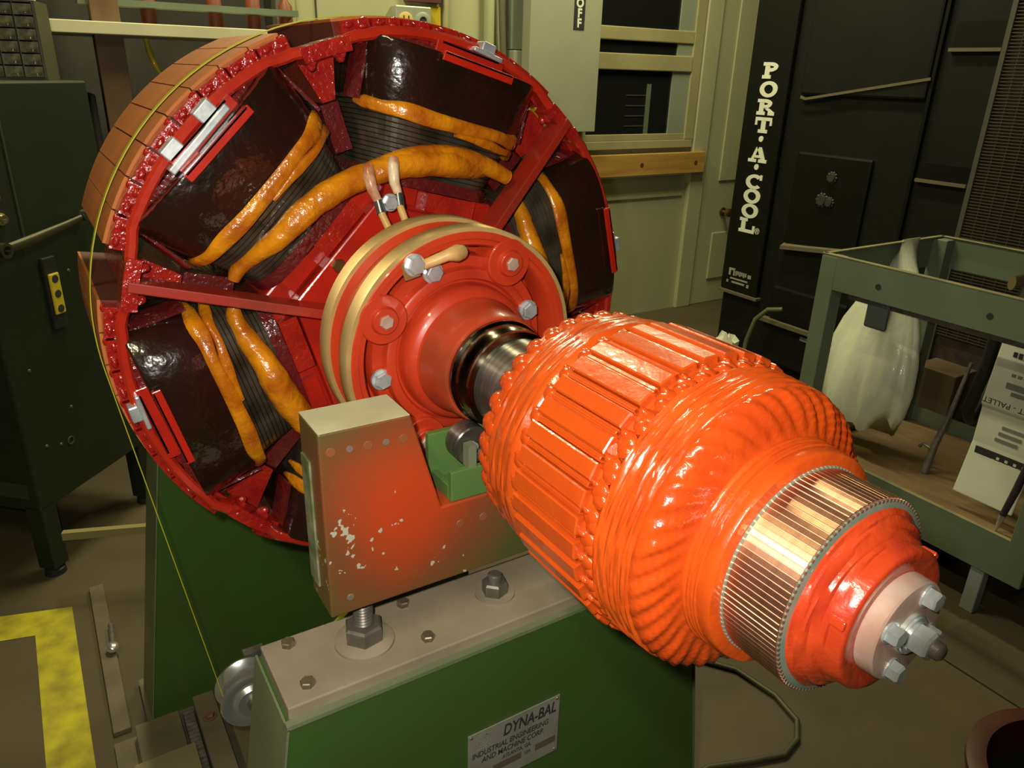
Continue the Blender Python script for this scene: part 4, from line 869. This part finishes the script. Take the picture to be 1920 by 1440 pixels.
cbx('hanging_tab', mat('tab_blue_grey',(0.060,0.070,0.072),0.5), -1.165,-1.085,CY0+0.012,CY0+0.03,0.790,0.89, 0.012)
cbx('under_tube', DKSTEEL, CX0+0.06,CX1-0.06,CY0+0.10,CY0+0.135,0.84,0.875)
# handle rod of wood crossing the top
o = MB().tube([(-0.86,2.45,0.990),(-0.80,1.93,1.012)],0.022,10,(1.0,0.5)).obj('wood_batten', mat('batten',(0.20,0.15,0.06),0.6), None, 60); tag(o, 'wooden batten resting across the open cart top', 'batten')

# plastic bag draped over the left rail of the cart
def bag():
    b = MB(); rows = []
    prof = [(0.985,2.30,0.055,-1.352),(1.010,2.30,0.056,-1.345),(0.985,2.28,0.060,-1.333),(0.90,2.22,0.070,-1.315),(0.80,2.18,0.105,-1.305),(0.70,2.14,0.145,-1.295),(0.60,2.11,0.170,-1.285),(0.50,2.09,0.180,-1.280),(0.42,2.08,0.172,-1.275),(0.37,2.08,0.150,-1.272)]
    n = 64; vs = []; fs = []; K = len(prof)-1
    for k, (z, yc, hw, xc) in enumerate(prof):
        g = max(0.0, (k-2)/(K-2))
        for i in range(n):
            a = 2*math.pi*i/n; c, s = math.cos(a), math.sin(a)
            rip = 1 + 0.16*g*math.sin(7*a+0.35*k) + 0.07*g*math.sin(15*a-0.6*k) + 0.04*math.sin(23*a)
            zz = z + g*g*(0.055*math.cos(2*a+0.5) - 0.045*max(0,c)**3 + 0.022*math.sin(7*a))
            if k <= 2: vs.append((xc+0.004*c, yc+hw*s, z))
            else: vs.append((xc + hw*1.06*c*(0.9+0.1*rip), yc + hw*0.42*s*rip, zz))
    for k in range(K):
        for i in range(n): fs.append((k*n+i,k*n+(i+1)%n,(k+1)*n+(i+1)%n,(k+1)*n+i))
    fs.append(tuple(range(K*n,(K+1)*n)))
    b.add(vs, fs)
    o = b.obj('plastic_bag', BAGM, None, 80); tag(o, 'white plastic bag hanging inside the cart from its rail', 'bag')
    return o
bag()
# printed film hanging at the right of the cart
pf = empty('printed_sack', (-0.735,2.0,0.29)); tag(pf, 'long white printed plastic sack hanging in the right of the cart', 'sack')
segs = [(0.575,0.030),(0.46,0.012),(0.315,-0.004),(0.30,0.008),(0.18,0.010),(0.0,-0.03)]
vs = []
for z, dyy in segs: vs.append((z,dyy))
b = MB()
q = []
for z, dyy in segs: q += [(-0.085+0.02*(z-0.3)*0-0.0*z,dyy,z),(0.105,dyy,z),(0.105,dyy+0.012,z),(-0.085,dyy+0.012,z)]
fs = []
for k in range(len(segs)-1):
    for j in range(4): fs.append((k*4+j,k*4+(j+1)%4,k*4+4+(j+1)%4,k*4+4+j))
fs += [(3,2,1,0),tuple(range(len(q)-4,len(q)))]
bs = b.add(q, fs).obj('film', PAPER, pf, bevel=0.004)
def ptxt(s, size, x, z, y, m=PRINT, ang=180, **k): text('print', s, size, m, bs, T(x,y,z) @ FACE_NY @ Matrix.Rotation(R(ang),4,'Z'), depth=0.0004, **k)
for k in range(9): MB().box(-0.040+k*0.016,-0.029+k*0.016,0.0128,0.0160,0.484-(k%3)*0.002,0.500).obj('print_block', PRINT, bs)
for k in range(5): MB().box(-0.02+k*0.024,-0.002+k*0.024,0.0195,0.0225,0.522,0.532).obj('print_block', PRINTG, bs)
for k in range(7): MB().box(-0.025+k*0.018,-0.012+k*0.018,0.0055,0.0085,0.424,0.434).obj('print_block', PRINTG, bs)
ptxt('PALLET - PALLET', 0.026, 0.11, 0.340, -0.0035)
for (x0, x1, z0, z1) in ((-0.03,0.03,0.385,0.405),(0.04,0.10,0.385,0.405),(-0.01,0.03,0.365,0.378)): MB().box(x0,x1,0.000,0.0022,z0,z1).obj('print_block', PRINTG, bs)
for k in range(3): MB().box(-0.02+0.006*k,0.05+0.006*k,0.0062,0.0075,0.205+0.022*k,0.216+0.022*k).obj('print_block', PRINTG, bs)
MB().box(-0.066,0.100,0.002,0.0062,0.128,0.168).obj('print_band', PRINT, bs)
for k in range(8): MB().box(-0.010+k*0.013,-0.001+k*0.013,0.0014,0.0020,0.136+(k%2)*0.012,0.145+(k%2)*0.012).obj('print_block', PAPER, bs)
ptxt('Pea', 0.045, 0.070, 0.285, 0.007, PRINTG, -75, bold=0.001); ptxt('P', 0.04, 0.082, 0.312, 0.004, PRINTR, -75, bold=0.002)
o = MB().tube([(-0.612,1.965,0.62),(-0.622,1.955,0.50),(-0.628,1.945,0.40),(-0.640,1.935,0.30)],[0.008,0.010,0.012,0.010],10).obj('dark_rod', mat('rod_purple',(0.035,0.020,0.035),0.4), None, 60); tag(o, 'dark rod with metal tip standing beside the printed sack', 'rod')
MB().tube([(-0.640,1.935,0.30),(-0.645,1.93,0.242)],[0.010,0.004],10).obj('metal_tip', ALU, o, 60)
o = MB().tube([(-0.95,2.40,0.93),(-0.945,2.36,0.80),(-0.93,2.30,0.60),(-0.93,2.20,0.45),(-0.90,2.10,0.52),(-0.87,2.08,0.70),(-0.86,2.06,0.86)],0.020,10).obj('black_hose', RUBBER, None, 60); tag(o, 'thick black hose looped inside the cart left of the sack', 'hose')
bk_ = empty('hooked_tool', (-0.985,2.10,0.24)); tag(bk_, 'thin dark tool with a hook standing on the cart shelf', 'tool')
MB().tube([(0.0,0.0,0.0),(0.0,0.02,0.10),(0.01,0.05,0.22),(0.02,0.08,0.42)],[0.014,0.013,0.009,0.006],10).obj('stem', DKSTEEL, bk_, 60)
MB().tube([(0,0.015,0.09),(-0.035,0.01,0.10),(-0.045,0.01,0.085)],0.006,8).obj('hook', DKSTEEL, bk_, 60)
# boxes on the floor behind the cart
for (x, y, w_, d_, z0, h_, lab, cc) in ((-1.00,2.66,0.22,0.16,0.0,0.62,'tan carton standing behind the cart, taller of the two',(0.13,0.085,0.036)),(-1.28,2.66,0.18,0.16,0.0,0.45,'tan carton behind the cart next to the white bag, lower of the two',(0.10,0.066,0.030))):
    o = MB().box(x-w_/2,x+w_/2,y-d_/2,y+d_/2,z0,z0+h_).obj('carton', mat('carton_%d'%int(h_*100),cc,0.7,0,0,0.3,6), bevel=0.004); tag(o, lab, 'carton')
# ================================================================== FLOOR ITEMS
o = MB().tube([(-1.02,0.74,0.008),(-0.902,0.886,0.008),(-0.795,0.966,0.008),(-0.673,0.985,0.008),(-0.585,0.965,0.008),(-0.545,0.915,0.008),(-0.530,0.849,0.008),(-0.560,0.76,0.008),(-0.60,0.66,0.008),(-0.60,0.5,0.008)],0.008,8).obj('power_cord', CORD, None, 60); tag(o, 'thin dark cord curving over the brown floor right of the stand', 'cord')
o = MB().box(-0.585,0.55,1.53,2.60,0.0,0.007).obj('fibreboard_sheet', CARDB, bevel=0.004); tag(o, 'brown fibreboard platform lying on the floor at lower right', 'platform')
dr_ = empty('red_drum', (-0.04,1.25,0.0)); tag(dr_, 'dark red drum rim at the lower right corner', 'drum')
MB().lathe([(0,0),(0,0.24),(0.10,0.245),(0.11,0.255),(0.125,0.255),(0.13,0.245),(0.13,0.215),(0.03,0.21),(0.03,0)],64).move(Matrix.Rotation(R(-90),4,'Y')).obj('drum_body', DARKRED, dr_, 40)
MB().lathe([(0.031,0),(0.031,0.209)],48).move(Matrix.Rotation(R(-90),4,'Y')).obj('drum_floor', RUBBER, dr_)
rg = MB()
pn, pk = 14, 9; vs = []
for j in range(pk):
    for i in range(pn):
        a_ = 2*math.pi*i/pn; p_ = math.pi*(j+0.5)/pk; q_ = random.uniform(0.62,1.25)
        vs.append((0.095*q_*math.sin(p_)*math.cos(a_), 0.07*q_*math.sin(p_)*math.sin(a_), max(0.0, 0.085+0.09*q_*math.cos(p_))))
rg.add(vs, [(j*pn+i, j*pn+(i+1)%pn, (j+1)*pn+(i+1)%pn, (j+1)*pn+i) for j in range(pk-1) for i in range(pn)] + [tuple(range(pn)), tuple(range((pk-1)*pn, pk*pn))])
o = rg.obj('crumpled_paper', PAPER, None, 25, loc=(-2.60,2.80,0.0)); tag(o, 'crumpled white paper seen just above the armature', 'paper')
